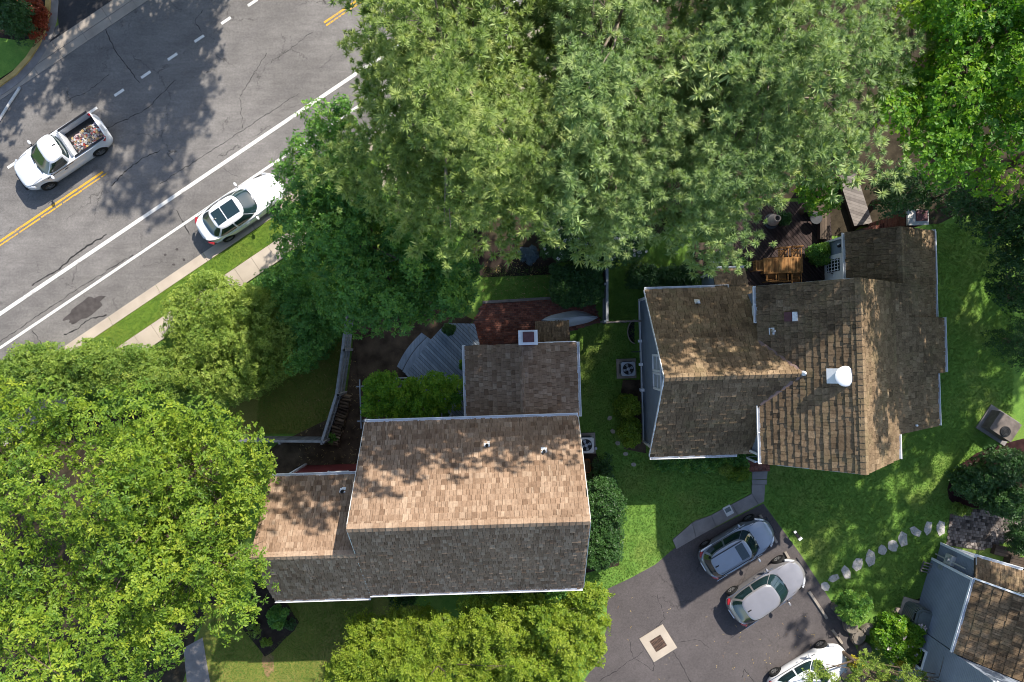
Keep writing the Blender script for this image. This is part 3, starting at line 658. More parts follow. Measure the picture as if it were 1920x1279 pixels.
for oy, tz0 in ((.42, 1.25), (-.62, .9)):
    MB().box((wx-.075, yd-.55+oy, 1.72), (.03, .62, 1.5)).build('pane', 'glass', dr, recenter=False)
    if oy > 0:
        for i in range(4): MB().box((wx-.097, yd-.55+oy-.24+i*.16, 1.72), (.02, .03, 1.5)).build('glazing_bar', 'white', dr, recenter=False)
        for i in range(4): MB().box((wx-.1, yd-.55+oy, 1.15+i*.38), (.02, .6, .03)).build('glazing_bar', 'white', dr, recenter=False)
MB().box((wx-.1, yd-.52, 1.55), (.06, .04, .12)).build('door_handle', 'darkmetal', dr, recenter=False)
MB().lathe([(.05, 0), (.09, .06), (.07, .2), (.02, .24)], (wx-.12, yd+.75, 2.5), 10).build('wall_lamp', 'black', h.root, smooth=True, recenter=False)
MB().box((wx-.16, yd+.82, 2.62), (.08, .08, .08)).build('wall_lamp_bracket', 'white', h.root, recenter=False)
# cross wing with the blue gable
cz, cze = 7.65, 3.25
yc = (h.l(1245,711,cz).y+h.l(1498,697,cz).y)/2; cx0 = h.l(1245, 711, cz).x; yt = (h.l(1211,546,cze).y+h.l(1395,539,cze).y)/2; yb = (h.l(1221,855,cze).y+h.l(1400,849,cze).y)/2
xt = h.l(1211, 546, cze).x*.5+cx0*.5; xv = xw+(cz-ze)/((zr-ze)/(xr-xw))
yc = (yt+yb)/2
h.plane((xt, yb, cze), (xv+.1, yb, cze), (xt, yc, cz), keep=None); h.plane((xv+.1, yt, cze), (xt, yt, cze), (xv+.1, yc, cz)); h.ridge((xt-.03, yc, cz+.02), (xv-.1, yc, cz+.02))
h.gable(xt+.25, xw+.8, yb+.3, yt-.3, cze-.12, cz-.2, 'x', 'blue_siding', 'gable_wall')
h.gutter((xv-1.9, yt, cze), (xt, yt, cze), out=(0,1,0)); h.gutter((xt, yb, cze), (xw-.35, yb, cze), out=(0,-1,0))
for a, b in (((xt-.03, yt, cze-.05), (xt-.03, yc, cz-.05)), ((xt-.03, yb, cze-.05), (xt-.03, yc, cz-.05))): h.trim(a, b, .05, .12, 'rake_board')
gx = xt+.22
for sy in (-1, 1): h.trim((gx, yc+sy*((yt-yb)/2-.3), .1), (gx, yc+sy*((yt-yb)/2-.3), cze-.1), .12, .12, 'corner_board')
h.trim((gx-.02, yb+.3, .14), (gx-.02, yt-.3, .14), .06, .28, 'base_board', 'white')
for dy in (.42, -.42): h.window((gx+.02, yc+dy+.1, 4.6), (-1,0,0), .72, 1.9, 1, 2, True)
MB().box((gx-.02, yc-.05, 6.7), (.08, .42, .7)).build('gable_vent', 'white', h.root, recenter=False)
for dy, z_ in ((1.15, .7), (-.05, .75), (-1.35, .7), (-1.35, .95)): MB().box((gx-.12, yc+dy+.4, z_), (.2, .14, .14)).build('outlet_box', 'white', h.root, recenter=False)
MB().tube([(gx-.1, yc+1.0, .55), (gx-.55, yc+1.0, .5)], .025, 6).build('supply_pipe', 'darkmetal', h.root, recenter=False)
# valley flashings and their cap where the ridge dies into the main slope
sw = (zr-ze)/(xr-xw); xvt = xw+(cz-ze)/sw; vy1 = yc+(cz-ze)/((cz-cze)/(yt-yc))
for sy in (1, -1):
    yy = yc+sy*(cz-ze)/((cz-cze)/(yt-yc)); h.trim((xw-.05, yy, ze+.07), (xvt, yc, cz+.08), .16, .03, 'valley_flashing', 'copper')
MB().lathe([(.13, -.1), (.1, .03), (.03, .13)], (xvt, yc, cz+.08), 10).build('valley_cap', 'white', h.root, smooth=True, recenter=False)
MB().box((xw+.22, yN-1.05, 5.2), (.14, .5, .9)).build('small_window', 'white', h.root, recenter=False)
# shed roof over the back door of the cross wing
sx0, sx1 = h.l(1336, 506, 2.7).x, h.l(1396, 506, 2.7).x; sy = h.l(1365, 506, 2.7).y
h.plane((sx1, sy, 2.7), (sx0, sy, 2.7), (sx1, yt+.02, cze-.02), name='porch_roof_slope'); h.gutter((sx1, sy, 2.7), (sx0, sy, 2.7), out=(0,1,0), hang=False)
MB().prism([(sx0+.1, yt-.4), (sx1-.1, yt-.4), (sx1-.1, sy-.15), (sx0+.1, sy-.15)], 0, 2.6).build('porch_wall', 'blue_siding', h.root, recenter=False)
h.trim((sx0+.08, sy-.13, .1), (sx0+.08, sy-.13, 2.55), .1, .1, 'corner_board')
# front entry
p = h.l(1415, 868, 0); st = MB().box((p.x+.1, p.y-.05, .12), (1.2, .75, .24)).build('brick_stoop', 'mortar', h.root, recenter=False)
for i in range(6):
    for j in range(8): MB().box((p.x-.4+i*.2, p.y-.36+j*.09, .25), (.19, .08, .05), 0, random.random()).build('brick', 'brick', st, recenter=False)
h.window((xw+.3-.02, yS+.75, 1.5), (-1,0,0), .7, 1.6, 2, 3); h.trim((xw+.27, yS+.2, .1), (xw+.27, yS+.2, ze-.2), .12, .12, 'corner_board')
h.window((p.x-.35, p.y+.42, 1.3), (0,-1,0), .5, 1.5, 1, 3)
# roof fittings
def on_left(px, py):
    z_ = 7.5
    for _ in range(12): q = h.l(px, py, z_); z_ = ze+(q.x-xw)*sw
    return h.l(px, py, z_)
Nl = Vector((-sw, 0, 1)).normalized(); u_ = Vector((0,1,0)); v_ = Nl.cross(u_); ML = Matrix((v_, u_, Nl)).transposed()
q = on_left(1574, 705); f = MB().box(q+Nl*.06+Vector((-.12,0,-.1)), (.7, .62, .03), M4=ML).build('fan_flashing', 'white', h.root, recenter=False)
MB().lathe([(.30, -.1), (.30, .12), (.40, .14), (.42, .19), (.36, .25), (.2, .29), (.01, .3)], q+Vector((.1, 0, .16)), 28).build('attic_fan_dome', 'white', f, smooth=True, recenter=False)
q = on_left(1481, 594); MB().box(q+Nl*.1, (.34, .4, .18), M4=ML).build('box_vent', 'plum', h.root, recenter=False); MB().box(q+Nl*.11+Vector((.22, 0, .2)), (.2, .4, .16), M4=ML).build('box_vent_lid', 'white', h.root, recenter=False)
for px, py in ((1448, 621),): pipe_vent(h, on_left(px, py), Nl, 'palemetal')
q = on_slope(1307, 567, yt, cze, (cz-cze)/(yt-yc)); pipe_vent(h, q, Vector((0, (cz-cze)/(yt-yc), 1)).normalized(), 'white', 'offwhite', .07, .35)
q = h.l(1711, 800, 4.4); pipe_vent(h, (q.x, q.y+.1, 4.55), (.5, 0, .86), 'white', 'black', .05, .3)
# rear chimney
p = h.l(1722, 407, 4.4); MB().box((p.x, p.y, 2.1), (.8, .55, 4.2)).build('chimney', 'mortar', h.root, recenter=False); ch = h.root.children[-1]
bricks('chimney_bricks', ch, (p.x, p.y, .3), (.88, .63, 3.8)); MB().box((p.x, p.y, 4.3), (.98, .72, .14)).build('chimney_cap', 'offwhite', ch, recenter=False); MB().box((p.x+.15, p.y+.06, 4.42), (.5, .5, .12)).build('flue', 'plum', ch, recenter=False)
MB().prism([tuple(h.l(x, y, 1.9))[:2] for x, y in ((1618, 428), (1700, 408), (1712, 424), (1640, 442))], 0, 1.9).build('chimney_shoulder', 'mortar', h.root, recenter=False)
cs = h.root.children[-1]; bq = ccw([tuple(h.l(x, y, 1.95))[:2] for x, y in ((1618, 428), (1700, 408), (1712, 424), (1640, 442))])
planks('brick_course', bq, R(104), .075, 1.88, 1.95, 'brick', cs)
h.done()

# ---------------------------------------------------------------- grey neighbour house, corner of the picture
h = House('grey_neighbour_house', 'grey clapboard house with weathered brown roof cut off by the picture corner', 'house', 1800, 1150, R(-16.2), shingle='mossy', expo=.40, wid=.18)
ze = 4.2; a = h.l(1830, 1087, ze); b = h.l(1790, 1225, ze); ex = (a.x+b.x)/2; yt, yb = a.y, b.y; rl = 4.2; sl_ = .72
h.plane((ex, yt, ze), (ex, yb, ze), (ex+rl, yt, ze+rl*sl_)); h.plane((ex+2*rl, yb, ze), (ex+2*rl, yt, ze), (ex+rl, yb, ze+rl*sl_))
h.gable(ex+.16, ex+2*rl-.2, yb-.02, yt-.12, ze-.14, ze+rl*sl_-.25, 'y', 'grey_siding')
h.gutter((ex, yt, ze), (ex, yb, ze), out=(-1,0,0), hang=False); h.trim((ex-.1, yt+.03, ze-.04), (ex+rl, yt+.03, ze+rl*sl_-.04), .07, .14, 'rake_board'); h.trim((ex+.16, yt-.1, .1), (ex+.16, yt-.1, ze-.2), .12, .12, 'corner_board')
# tall front block
tz = 7.6; c = h.l(1881, 1270, tz); tx = ex+.1
b_ = MB(); b_.prism([(ex+.14, yb-.06), (ex+.14+7.5, yb-.06), (ex+.14+7.5, yb-7.5), (ex+.14, yb-7.5)], 0, tz-.1); b_.build('tall_wall', 'grey_siding', h.root, recenter=False)
h.plane((ex-.05, yb+.05, tz), (ex-.05, yb-7.6, tz), (ex+3.9, yb+.05, tz+2.7)); h.plane((ex+7.85, yb-7.6, tz), (ex+7.85, yb+.05, tz), (ex+3.9, yb-7.6, tz+2.7))
h.gutter((ex-.05, yb+.05, tz), (ex-.05, yb-7.6, tz), out=(-1,0,0), hang=False); h.trim((ex-.1, yb+.09, tz-.03), (ex+3.9, yb+.09, tz+2.67), .06, .2, 'rake_board')
h.window((ex+.14, yb-1.3, 1.4), (-1,0,0), .9, 1.0, 1, 2)
# low side bay with its own roof
bz = 3.3; a1 = h.l(1829, 1046, bz); a2 = h.l(1900, 1061, bz); bw = a2.x-a1.x
h.plane((a1.x+2.4, a1.y, bz), (a1.x, a1.y, bz), (a1.x+2.4, yt-.02, bz+.45), name='bay_roof_slope')
MB().prism([(a1.x+.15, yt-.2), (a1.x+2.3, yt-.2), (a1.x+2.3, a1.y-.12), (a1.x+.15, a1.y-.12)], 0, bz-.1).build('bay_wall', 'grey_siding', h.root, recenter=False)
h.trim((a1.x+.12, a1.y-.1, .1), (a1.x+.12, a1.y-.1, bz-.1), .12, .12, 'corner_board'); h.gutter((a1.x+2.4, a1.y, bz), (a1.x, a1.y, bz), out=(0,1,0), hang=False)
h.trim((a1.x+.05, a1.y+.02, bz-.02), (a1.x+.05, yt-.1, bz+.4), .06, .12, 'rake_board')
mx = a1.x+.05; mt = MB().box((mx-.02, a1.y-.65, 1.35), (.22, .5, .6)).build('meter_box', 'palemetal', h.root, recenter=False)
MB().tube([(mx-.12, a1.y-.65, 1.5), (mx-.28, a1.y-.65, 1.5)], .1, 12).build('meter_dial', 'greymetal', mt, recenter=False)
MB().box((mx-.08, a1.y-1.15, 1.0), (.2, .28, .4)).build('junction_box', 'greymetal', mt, recenter=False); MB().tube([(mx-.06, a1.y-.7, .1), (mx-.06, a1.y-.7, 2.8)], .035, 8).build('conduit', 'palemetal', mt, recenter=False)
h.trim((mx-.02, a1.y-1.4, .1), (mx-.02, a1.y-1.4, 3.0), .1, .08, 'downpipe', 'white')
h.done()
# ================================================================ vehicles
def sup(xc, a, hw, nf, nr, n=88):
    out = []
    for i in range(n):
        t = 2*math.pi*i/n; c, s = math.cos(t), math.sin(t); e = 2/(nf if c >= 0 else nr)
        out.append((xc+a*math.copysign(abs(c)**e, c), hw*math.copysign(abs(s)**e, s)))
    return out
def lerp_tab(tab):
    def f(x):
        if x <= tab[0][0]: return tab[0][1]
        for (a, za), (b, zb) in zip(tab, tab[1:]):
            if x <= b: t = (x-a)/(b-a); t = t*t*(3-2*t); return za+(zb-za)*t
        return tab[-1][1]
    return f
def rings_mesh(rings, close_bottom=True):
    n = len(rings[0]); b = MB(); vs = [p for r in rings for p in r]; m = len(rings)
    fs = [(i*n+j, i*n+(j+1) % n, (i+1)*n+(j+1) % n, (i+1)*n+j) for i in range(m-1) for j in range(n)]
    fs.append(tuple((m-1)*n+j for j in range(n)))
    if close_bottom: fs.append(tuple(range(n-1, -1, -1)))
    b.add(vs, fs); return b
def boolean(o, cutters):
    for c in cutters:
        md = o.modifiers.new('cut', 'BOOLEAN'); md.object = c; md.operation = 'DIFFERENCE'; md.solver = 'EXACT'
    dg = bpy.context.evaluated_depsgraph_get(); me = bpy.data.meshes.new_from_object(o.evaluated_get(dg))
    o.modifiers.clear(); o.data = me
    me.polygons.foreach_set('use_smooth', [True]*len(me.polygons)); me.set_sharp_from_angle(angle=R(38))
    for c in cutters: bpy.data.objects.remove(c)
def wheel(parent, x, y, r, wd, rimmat, side):
    t = MB(); pr = [(r*.62, -wd/2), (r*.9, -wd/2), (r, -wd*.36), (r, wd*.36), (r*.9, wd/2), (r*.62, wd/2)]; n = 28; vs = []
    for rr, yy in pr: vs += [(x+rr*math.cos(2*math.pi*j/n), y+yy, r+rr*math.sin(2*math.pi*j/n)) for j in range(n)]
    m = len(pr); t.add(vs, [(i*n+j, (i+1)*n+j, (i+1)*n+(j+1) % n, i*n+(j+1) % n) for i in range(m-1) for j in range(n)]+[((m-1)*n+j, j, (j+1) % n, (m-1)*n+(j+1) % n) for j in range(n)])
    w_ = t.build('wheel', 'tyre', parent, smooth=True, recenter=False)
    yo = y+side*(wd/2-.03); rm = MB(); vs = []
    for rr, dy in ((r*.63, side*.02), (r*.56, side*.025), (r*.54, -side*.02)): vs += [(x+rr*math.cos(2*math.pi*j/n), yo+dy, r+rr*math.sin(2*math.pi*j/n)) for j in range(n)]
    rm.add(vs, [(i*n+j, i*n+(j+1) % n, (i+1)*n+(j+1) % n, (i+1)*n+j) for i in range(2) for j in range(n)])
    for j in range(10):
        a = 2*math.pi*(j//2)/5+(.13 if j % 2 else -.13)+.3; rm.beam((x+.05*math.cos(a), yo+side*.02, r+.05*math.sin(a)), (x+r*.58*math.cos(a), yo+side*.005, r+r*.58*math.sin(a)), .035, .03)
    rm.tube([(x, yo-side*.03, r), (x, yo+side*.035, r)], .06, 10); rm.build('rim', rimmat, w_, recenter=False)
    MB().tube([(x, yo-side*.1, r), (x, yo-side*.05, r)], r*.6, 20).build('brake_disc', 'trim', w_, recenter=False)
def car(name, label, px, py, zref, ang, L, W, Ht, paintmat, belt=.92, hood=.88, trunk=.95, cab=(-.40, .22, -.27, .05), wb=2.7, wr=.33, nf=3.0, nr=4.2, roofw=.30, sunroof=None, group=None, rimmat='rim', shade=None, extras=True):
    """cab: cabin base rear/front and roof rear/front, as shares of the length from the middle"""
    g0 = P(px, py, zref); rt = thing(name, label, 'car', (g0.x, g0.y, .006), ang, group)
    hw = W/2; xr, xf = -L/2, L/2
    deck = lerp_tab([(xr, trunk-.14), (xr+.2, trunk-.02), (cab[0]*L, trunk), (cab[0]*L+.35, belt), (cab[1]*L-.3, belt), (cab[1]*L+.05, hood+.06), (xf-.35, hood-.08), (xf, hood-.26)])
    rings = []
    for z, dr_, df, dh in ((.19, .12, .2, .09), (.3, .04, .06, .02), (.5, 0, 0, 0), (.62, .01, .02, .0), (.74, .03, .07, .025)):
        rings.append([(x, y, min(z, deck(x)-.03+z*.02)) for x, y in sup((xr+dr_+xf-df)/2, (xf-df-xr-dr_)/2, hw-dh, nf, nr)])
    top = sup((xr+.07+xf-.16)/2, (xf-.16-xr-.07)/2, hw-.075, nf, nr); xc = (xr+xf)/2-.04
    rings.append([(x, y, deck(x)-.005) for x, y in top])
    for s_ in (.96, .85, .65, .4, .12): rings.append([(xc+(x-xc)*s_, y*s_, deck(xc+(x-xc)*s_)+.045*(1-s_*s_)) for x, y in top])
    body = rings_mesh(rings).build('body', paintmat, rt, smooth=True, recenter=False)
    ax = (-wb/2-.03, wb/2-.03); cut = []
    for x in ax:
        for sd in (-1, 1):
            c = MB().tube([(x, sd*(hw-.2), wr), (x, sd*(hw+.3), wr)], wr+.055, 24).build('cutter', 'trim', rt, recenter=False); cut.append(c)
    bpy.context.view_layer.update(); boolean(body, cut)
    for x in ax:
        for sd in (-1, 1): wheel(rt, x, sd*(hw-.12), wr, .21, rimmat, sd)
    # cabin
    b0, b1, r0, r1 = (c*L for c in cab); hb, hr = hw-.07, hw-roofw; zt = Ht-.05
    def at(v, grow=0): return (b0+(r0-b0)*v-grow, b1+(r1-b1)*v+grow, hb+(hr-hb)*v+.035*math.sin(math.pi*v)+grow, v)
    def zz(x, v): z0 = deck(x)-.03; return z0+(zt-z0)*v
    CF, CR = 3.4, 3.6; rg = []
    for v in (0, .25, .5, .75, 1):
        a_, e_, w_, _ = at(v); rg.append([(x, y, zz(x, v)) for x, y in sup((a_+e_)/2, (e_-a_)/2, w_, CF, CR)])
    base = rg[-1]; mx = (r0+r1)/2
    for s_, dz in ((.97, .022), (.9, .035), (.7, .05), (.4, .06), (.1, .064)): rg.append([(mx+(x-mx)*s_, y*s_, zt+dz-.014) for x, y, _ in base])
    rings_mesh(rg, False).build('cabin', paintmat, rt, smooth=True, recenter=False)
    def front_glass(nm, sgn, v0, v1, yf, mat='carglass'):
        b = MB(); vs = []; NU, NV = 16, 8; n_ = CF if sgn > 0 else CR
        for j in range(NV+1):
            v = v0+(v1-v0)*j/NV; a_, e_, w_, _ = at(v, .007); c_ = (a_+e_)/2; h_ = (e_-a_)/2
            for i in range(NU+1):
                y = w_*yf*(2*i/NU-1); x = c_+sgn*h_*(1-abs(y/w_)**n_)**(1/n_); vs.append((x, y, zz(x, v)+.006))
        fs = [(j*(NU+1)+i, j*(NU+1)+i+1, (j+1)*(NU+1)+i+1, (j+1)*(NU+1)+i) for j in range(NV) for i in range(NU)]
        if sgn < 0: fs = [f[::-1] for f in fs]
        return b.add(vs, fs).build(nm, mat, rt, smooth=True, recenter=False)
    ws = front_glass('windscreen', 1, .1, .93, .84); front_glass('rear_window', -1, .2, .93, .82)
    for i in (0, 1):
        q = [(b1*.985-.03+abs(y)*-.12, y, zz(b1, .1)+.03) for y in ((-.52, -.05) if i else (.1, .58))]; MB().beam(q[0], q[1], .02, .02).build('wiper', 'trim', ws, recenter=False)
    def side_glass(sd, xa, xb, nm='side_window'):
        b = MB(); vs = []; NU, NV = 12, 5
        for j in range(NV+1):
            v = .16+.72*j/NV; a_, e_, w_, _ = at(v, .007); c_ = (a_+e_)/2; h_ = (e_-a_)/2
            for i in range(NU+1):
                u = xa+(xb-xa)*i/NU; x = c_+h_*u; y = sd*w_*(1-abs(u)**(CF if u > 0 else CR))**(1/(CF if u > 0 else CR)); vs.append((x, y, zz(x, v)+.004))
        fs = [(j*(NU+1)+i, j*(NU+1)+i+1, (j+1)*(NU+1)+i+1, (j+1)*(NU+1)+i) for j in range(NV) for i in range(NU)]
        if sd > 0: fs = [f[::-1] for f in fs]
        b.add(vs, fs).build(nm, 'carglass', rt, smooth=True, recenter=False)
    for sd in (-1, 1):
        if extras == 'pickup': side_glass(sd, -.62, .72)
        else: side_glass(sd, -.74, -.06); side_glass(sd, .02, .76)
        y = sd*(hw-.005); x = b1-.42
        m_ = MB().lathe([(.03, -.08), (.075, -.05), (.09, .02), (.07, .07), (.02, .09)], (0, 0, 0), 12); m_.v = [(x+vx*.75, y+sd*.11+vy*1.35, belt+.1+vz) for vx, vy, vz in m_.v]; mi = m_.build('mirror', paintmat, rt, smooth=True, recenter=False)
        MB().beam((x, y-sd*.08, belt+.04), (x, y+sd*.06, belt+.08), .06, .04).build('mirror_arm', 'trim', mi, recenter=False)
        hx = xf-.2; pts = [(xf-.02-.62*(abs(yy)/hw)**2.6+.0, sd*abs(yy), hood-.2) for yy in (hw*.52, hw*.68, hw*.82, hw*.92)]
        MB().tube([(p_[0]-.10, p_[1]*.97, deck(p_[0])-.085) for p_ in pts], .062, 8).build('headlight', 'clearlamp', rt, smooth=True, recenter=False)
        pts = [(xr+.10+.36*(yy/hw)**4, sd*yy*.985, trunk-.17) for yy in (hw*.62, hw*.76, hw*.9)]
        MB().tube(pts, .07, 8).build('tail_light', 'redlamp', rt, smooth=True, recenter=False)
        for hx in ((-.02*L, .2*L-.5) if extras != 'pickup' else (.02*L,)): MB().beam((hx-.1, sd*(hw+.008), belt-.14), (hx+.08, sd*(hw+.008), belt-.14), .03, .03).build('door_handle', paintmat if extras != 'pickup' else 'trim', rt, recenter=False)
        MB().beam((b0+.1, sd*(hw-.035), belt-.03), (b1-.1, sd*(hw-.035), belt-.03), .02, .025).build('window_trim', 'chrome' if extras is True else 'trim', rt, recenter=False)
    MB().box((xf-.01, 0, .52), (.06, W*.5, .16)).build('grille', 'trim', rt, recenter=False)
    MB().box((xr+.005, 0, .62), (.03, .5, .13)).build('number_plate', 'white', rt, recenter=False)
    def seam(a, b, wd=.014): MB().tube([a, ((a[0]+b[0])/2, (a[1]+b[1])/2, (a[2]+b[2])/2+.002), b], wd*.5, 5).build('panel_seam', 'trim', rt, recenter=False)
    yy = hw*.78
    for sd in (-1, 1): MB().tube([(x, sd*(yy-.03*(x-b1)/(xf-b1)), deck(x)+.034*(1-.78**2)+.016) for x in np.linspace(b1+.05, xf-.42, 8)], .007, 5).build('panel_seam', 'trim', rt, recenter=False)
    if sunroof:
        for x0_, x1_ in sunroof:
            MB().prism([(x0_*L, -hr*.62), (x1_*L, -hr*.62), (x1_*L, hr*.62), (x0_*L, hr*.62)], zt+.02, zt+.056).build('sunroof', 'carglass', rt, recenter=False)
    MB().add([(r0+.25, -.03, zt+.04), (r0+.25, .03, zt+.04), (r0+.12, 0, zt+.1), (r0+.05, .03, zt+.03), (r0+.05, -.03, zt+.03)], [(0,1,2), (1,3,2), (3,4,2), (4,0,2)]).build('roof_aerial', 'trim', rt, recenter=False)
    return rt, deck, dict(hw=hw, xr=xr, xf=xf, zt=zt, hr=hr, b=(b0, b1, r0, r1))
car('parked_sedan', 'white sedan with dark glass roof parked at the kerb of the main road', 452, 389, .7, R(34), 4.95, 1.84, 1.46, 'carwhite', .93, .90, .99, (-.42, .18, -.285, .03), 2.86, .34, 3.0, 3.6, .31, ((-.262, -.16), (-.15, .0)))
rt, dk, d_ = car('compact_suv', 'blue-grey compact car beside the concrete walk, nearest the front door', 1381, 1023, .5, R(31), 4.1, 1.82, 1.62, 'cargrey', .98, .98, 1.05, (-.475, .235, -.40, .085), 2.6, .34, 2.8, 4.4, .27, ((-.06, .045),))
for sd in (-1, 1): MB().beam((-.38*4.1, sd*.5, 1.665), (.05*4.1, sd*.5, 1.67), .03, .04).build('roof_rail', 'trim', rt, recenter=False)
MB().box((-1.45, .86, 1.02), (.62, .03, .5), M4=Matrix.Rotation(R(-28), 3, 'X')).build('white_side_panel', 'white', rt, recenter=False)  # white panel at the rear side window
rt, dk, d_ = car('taupe_hatchback', 'taupe crossover parked between the blue-grey car and the white car', 1434, 1103, .33, R(34), 4.4, 1.86, 1.55, 'cartaupe', .97, .96, 1.02, (-.475, .215, -.345, .055), 2.85, .35, 2.8, 4.0, .28, None)
car('white_hatchback', 'white car under the shrub at the end of the driveway', 1509, 1256, .1, R(31), 4.45, 1.82, 1.5, 'carwhite', .95, .93, 1.0, (-.45, .20, -.32, .05), 2.75, .33, 2.8, 3.8, .28, None)
# pickup truck with open bed
g = car('pickup_truck', 'white pickup truck with open bed full of scrap driving on the road', 107, 284, 1.1, R(34+180), 5.15, 1.92, 1.82, 'truckwhite', 1.18, 1.14, 1.16, (-.10, .245, -.085, .085), 3.15, .39, 3.4, 7.0, .30, None, extras='pickup')
rt, dk, d_ = g; rt['category'] = 'pickup truck'
body = [c for c in rt.children if c.name.startswith('body')][0]
cut = MB().box((-.302*5.15, 0, 1.2), (.345*5.15, 1.46, 1.1)).build('cutter', 'trim', rt, recenter=False); bpy.context.view_layer.update(); boolean(body, [cut])
bx0, bx1 = -.56*5.15, -.125*5.15
lin = MB(); lin.box((-.302*5.15, 0, .66), (.34*5.15, 1.44, .03)); bl = lin.build('bed_liner', 'trim', rt, recenter=False)
for sd in (-1, 1): MB().beam((-.465*5.15, sd*.785, 1.2), (-.125*5.15, sd*.785, 1.21), .1, .03).build('bed_rail', 'trim', rt, recenter=False)
MB().beam((-.115*5.15, -.72, 1.26), (-.115*5.15, .72, 1.26), .07, .09).build('headache_rack', 'greymetal', rt, recenter=False)
tx, ty = g0_ = P(107, 284, 1.1)[:2]; ca, sa = math.cos(R(214)), math.sin(R(214)); mb = MB()
for i in range(620):
    u = random.uniform(-.455, -.16)*5.15; v = random.uniform(-.25, .66); z = .72+.36*max(0, 1-((u+1.75)/1.0)**2)*random.uniform(.4, 1)*(1 if v > .1 else .6)
    s_ = random.uniform(.04, .11); mb.box((tx+u*ca-v*sa, ty+u*sa+v*ca, z), (s_*1.5, s_, s_*.8), 0, random.random(), (Matrix.Rotation(random.uniform(0, 6), 3, 'Z') @ Matrix.Rotation(random.uniform(-.7, .7), 3, 'X')))
sc_ = mb.build('scrap_load', 'trash'); struct(sc_, 'stuff'); tag(sc_, 'heap of small mixed scrap and cans in the pickup bed', 'scrap')
# ================================================================ yard things
# brick patio behind the middle house
pat_px = [(905, 569), (1036, 561), (1112, 563), (1126, 604), (1010, 640), (899, 660), (886, 606)]
patio = struct(sheet('brick_patio', pat_px, -.02, .03, 'mortar'))
cv = ccw(pp(pat_px)); its = []
ub = []
for t in UT:
    b = MB(); b.add([(-.5,-.5,0),(.5,-.5,0),(.5,.5,0),(-.5,.5,0),(-.47,-.44,1),(.47,-.44,1),(.47,.44,1),(-.47,.44,1)], [(4,5,6,7),(0,1,5,4),(1,2,6,5),(2,3,7,6),(3,0,4,7)], t); ub.append(b.mesh('brick'))
def inside(p, c): return all((c[(i+1) % len(c)][0]-c[i][0])*(p[1]-c[i][1])-(c[(i+1) % len(c)][1]-c[i][1])*(p[0]-c[i][0]) >= 0 for i in range(len(c)))
def lay(conv, ang, bl, bw, z, units, mat, parent, name, rest, vis=lambda p: 0):
    ca, sa = math.cos(ang), math.sin(ang); its = []; cx = sum(p[0] for p in conv)/len(conv); cy = sum(p[1] for p in conv)/len(conv)
    for r in range(-60, 61):
        for c in range(-40, 41):
            u = c*(bl+.01)+(bl/2 if r % 2 else 0); v = r*(bw+.01); p = (cx+u*ca-v*sa, cy+u*sa+v*ca)
            if inside(p, conv):
                a_ = ang+random.uniform(-.02, .02); c2, s2 = math.cos(a_), math.sin(a_); h_ = .03+random.uniform(-.006, .006)
                m4 = Matrix(((c2*bl, -s2*bw, 0, p[0]), (s2*bl, c2*bw, 0, p[1]), (0, 0, h_, z), (0, 0, 0, 1))); its.append((vis(p)+random.random()*.01, m4, random.randrange(12)))
    split_pieces(its, units, mat, parent, name, rest)
lay(cv, TH, .21, .1, .022, ub, 'brick', patio, 'brick', 'bricks', lambda p: p[1])
b = MB(); e0, e1 = pp([(905, 567), (1036, 559)]); b.beam((*e0, .05), (*e1, .05), .14, .1); tag(b.build('timber_edging', 'greywalk'), 'weathered timber edging along the lawn side of the brick patio', 'edging')
# stone paver patio beside the neighbour
up = []
for t in UT:
    b = MB(); b.add([(-.5,-.5,0),(.5,-.5,0),(.5,.5,0),(-.5,.5,0),(-.45,-.45,1),(.45,-.45,1),(.45,.45,1),(-.45,.45,1)], [(4,5,6,7),(0,1,5,4),(1,2,6,5),(2,3,7,6),(3,0,4,7)], t); up.append(b.mesh('paver'))
M['paver'] = tmat('paver', [(.05, .045, .042), (.17, .145, .13), (.24, .205, .185), (.30, .26, .235)], .35, .9, 3)
pv_px = [(1781, 964), (1775, 1022), (1838, 1032), (1900, 1012), (1935, 960), (1880, 945)]; pv = struct(sheet('paver_patio', pv_px, -.02, .03, 'mortar'))
lay(ccw(pp(pv_px)), R(-8), .16, .15, .022, up, 'paver', pv, 'paver', 'pavers')
# stepping stones
def stone(px, py, r, label, j=.22, z=.03, mat='stone', grp='stepping stones across the lawn', el=1.0, rz=0):
    pts = blob(px, py, r, r*el, rz, 7, j); q = pp(pts); c = P(px, py); b = MB(); n = len(q)
    b.prism(q, -.02, z); o = b.build('stepping_stone', mat); tag(o, label, 'stepping stone', grp); return o
ss = [(1547, 1099, 8, 'irregular small', 1.2), (1563, 1084, 9.5, 'squat', .85), (1586, 1073, 10, 'triangular', 1.1), (1608, 1058, 11.5, 'large rounded', 1.0), (1632, 1046, 11.5, 'broad upright', 1.2), (1654, 1031, 8, 'slim', 1.35), (1674, 1023, 9.5, 'narrow slanting', 1.4), (1693, 1011, 12, 'widest pale', 1.0), (1716, 996, 9.5, 'heart-shaped', 1.15), (1740, 990, 9.5, 'oblong', 1.2), (1764, 990, 10.5, 'squarish', 1.15)]
od = ['nearest the driveway', 'second from the driveway', 'third from the driveway', 'fourth from the driveway', 'fifth from the driveway', 'sixth, in the middle of the row', 'fifth from the paver patio', 'fourth from the paver patio', 'third from the paver patio', 'second from the paver patio', 'touching the paver patio']
for (x, y, r, a, el), o_ in zip(ss, od): stone(x, y, r, f'{a} grey stepping stone, {o_}', .34, .03, el=el)
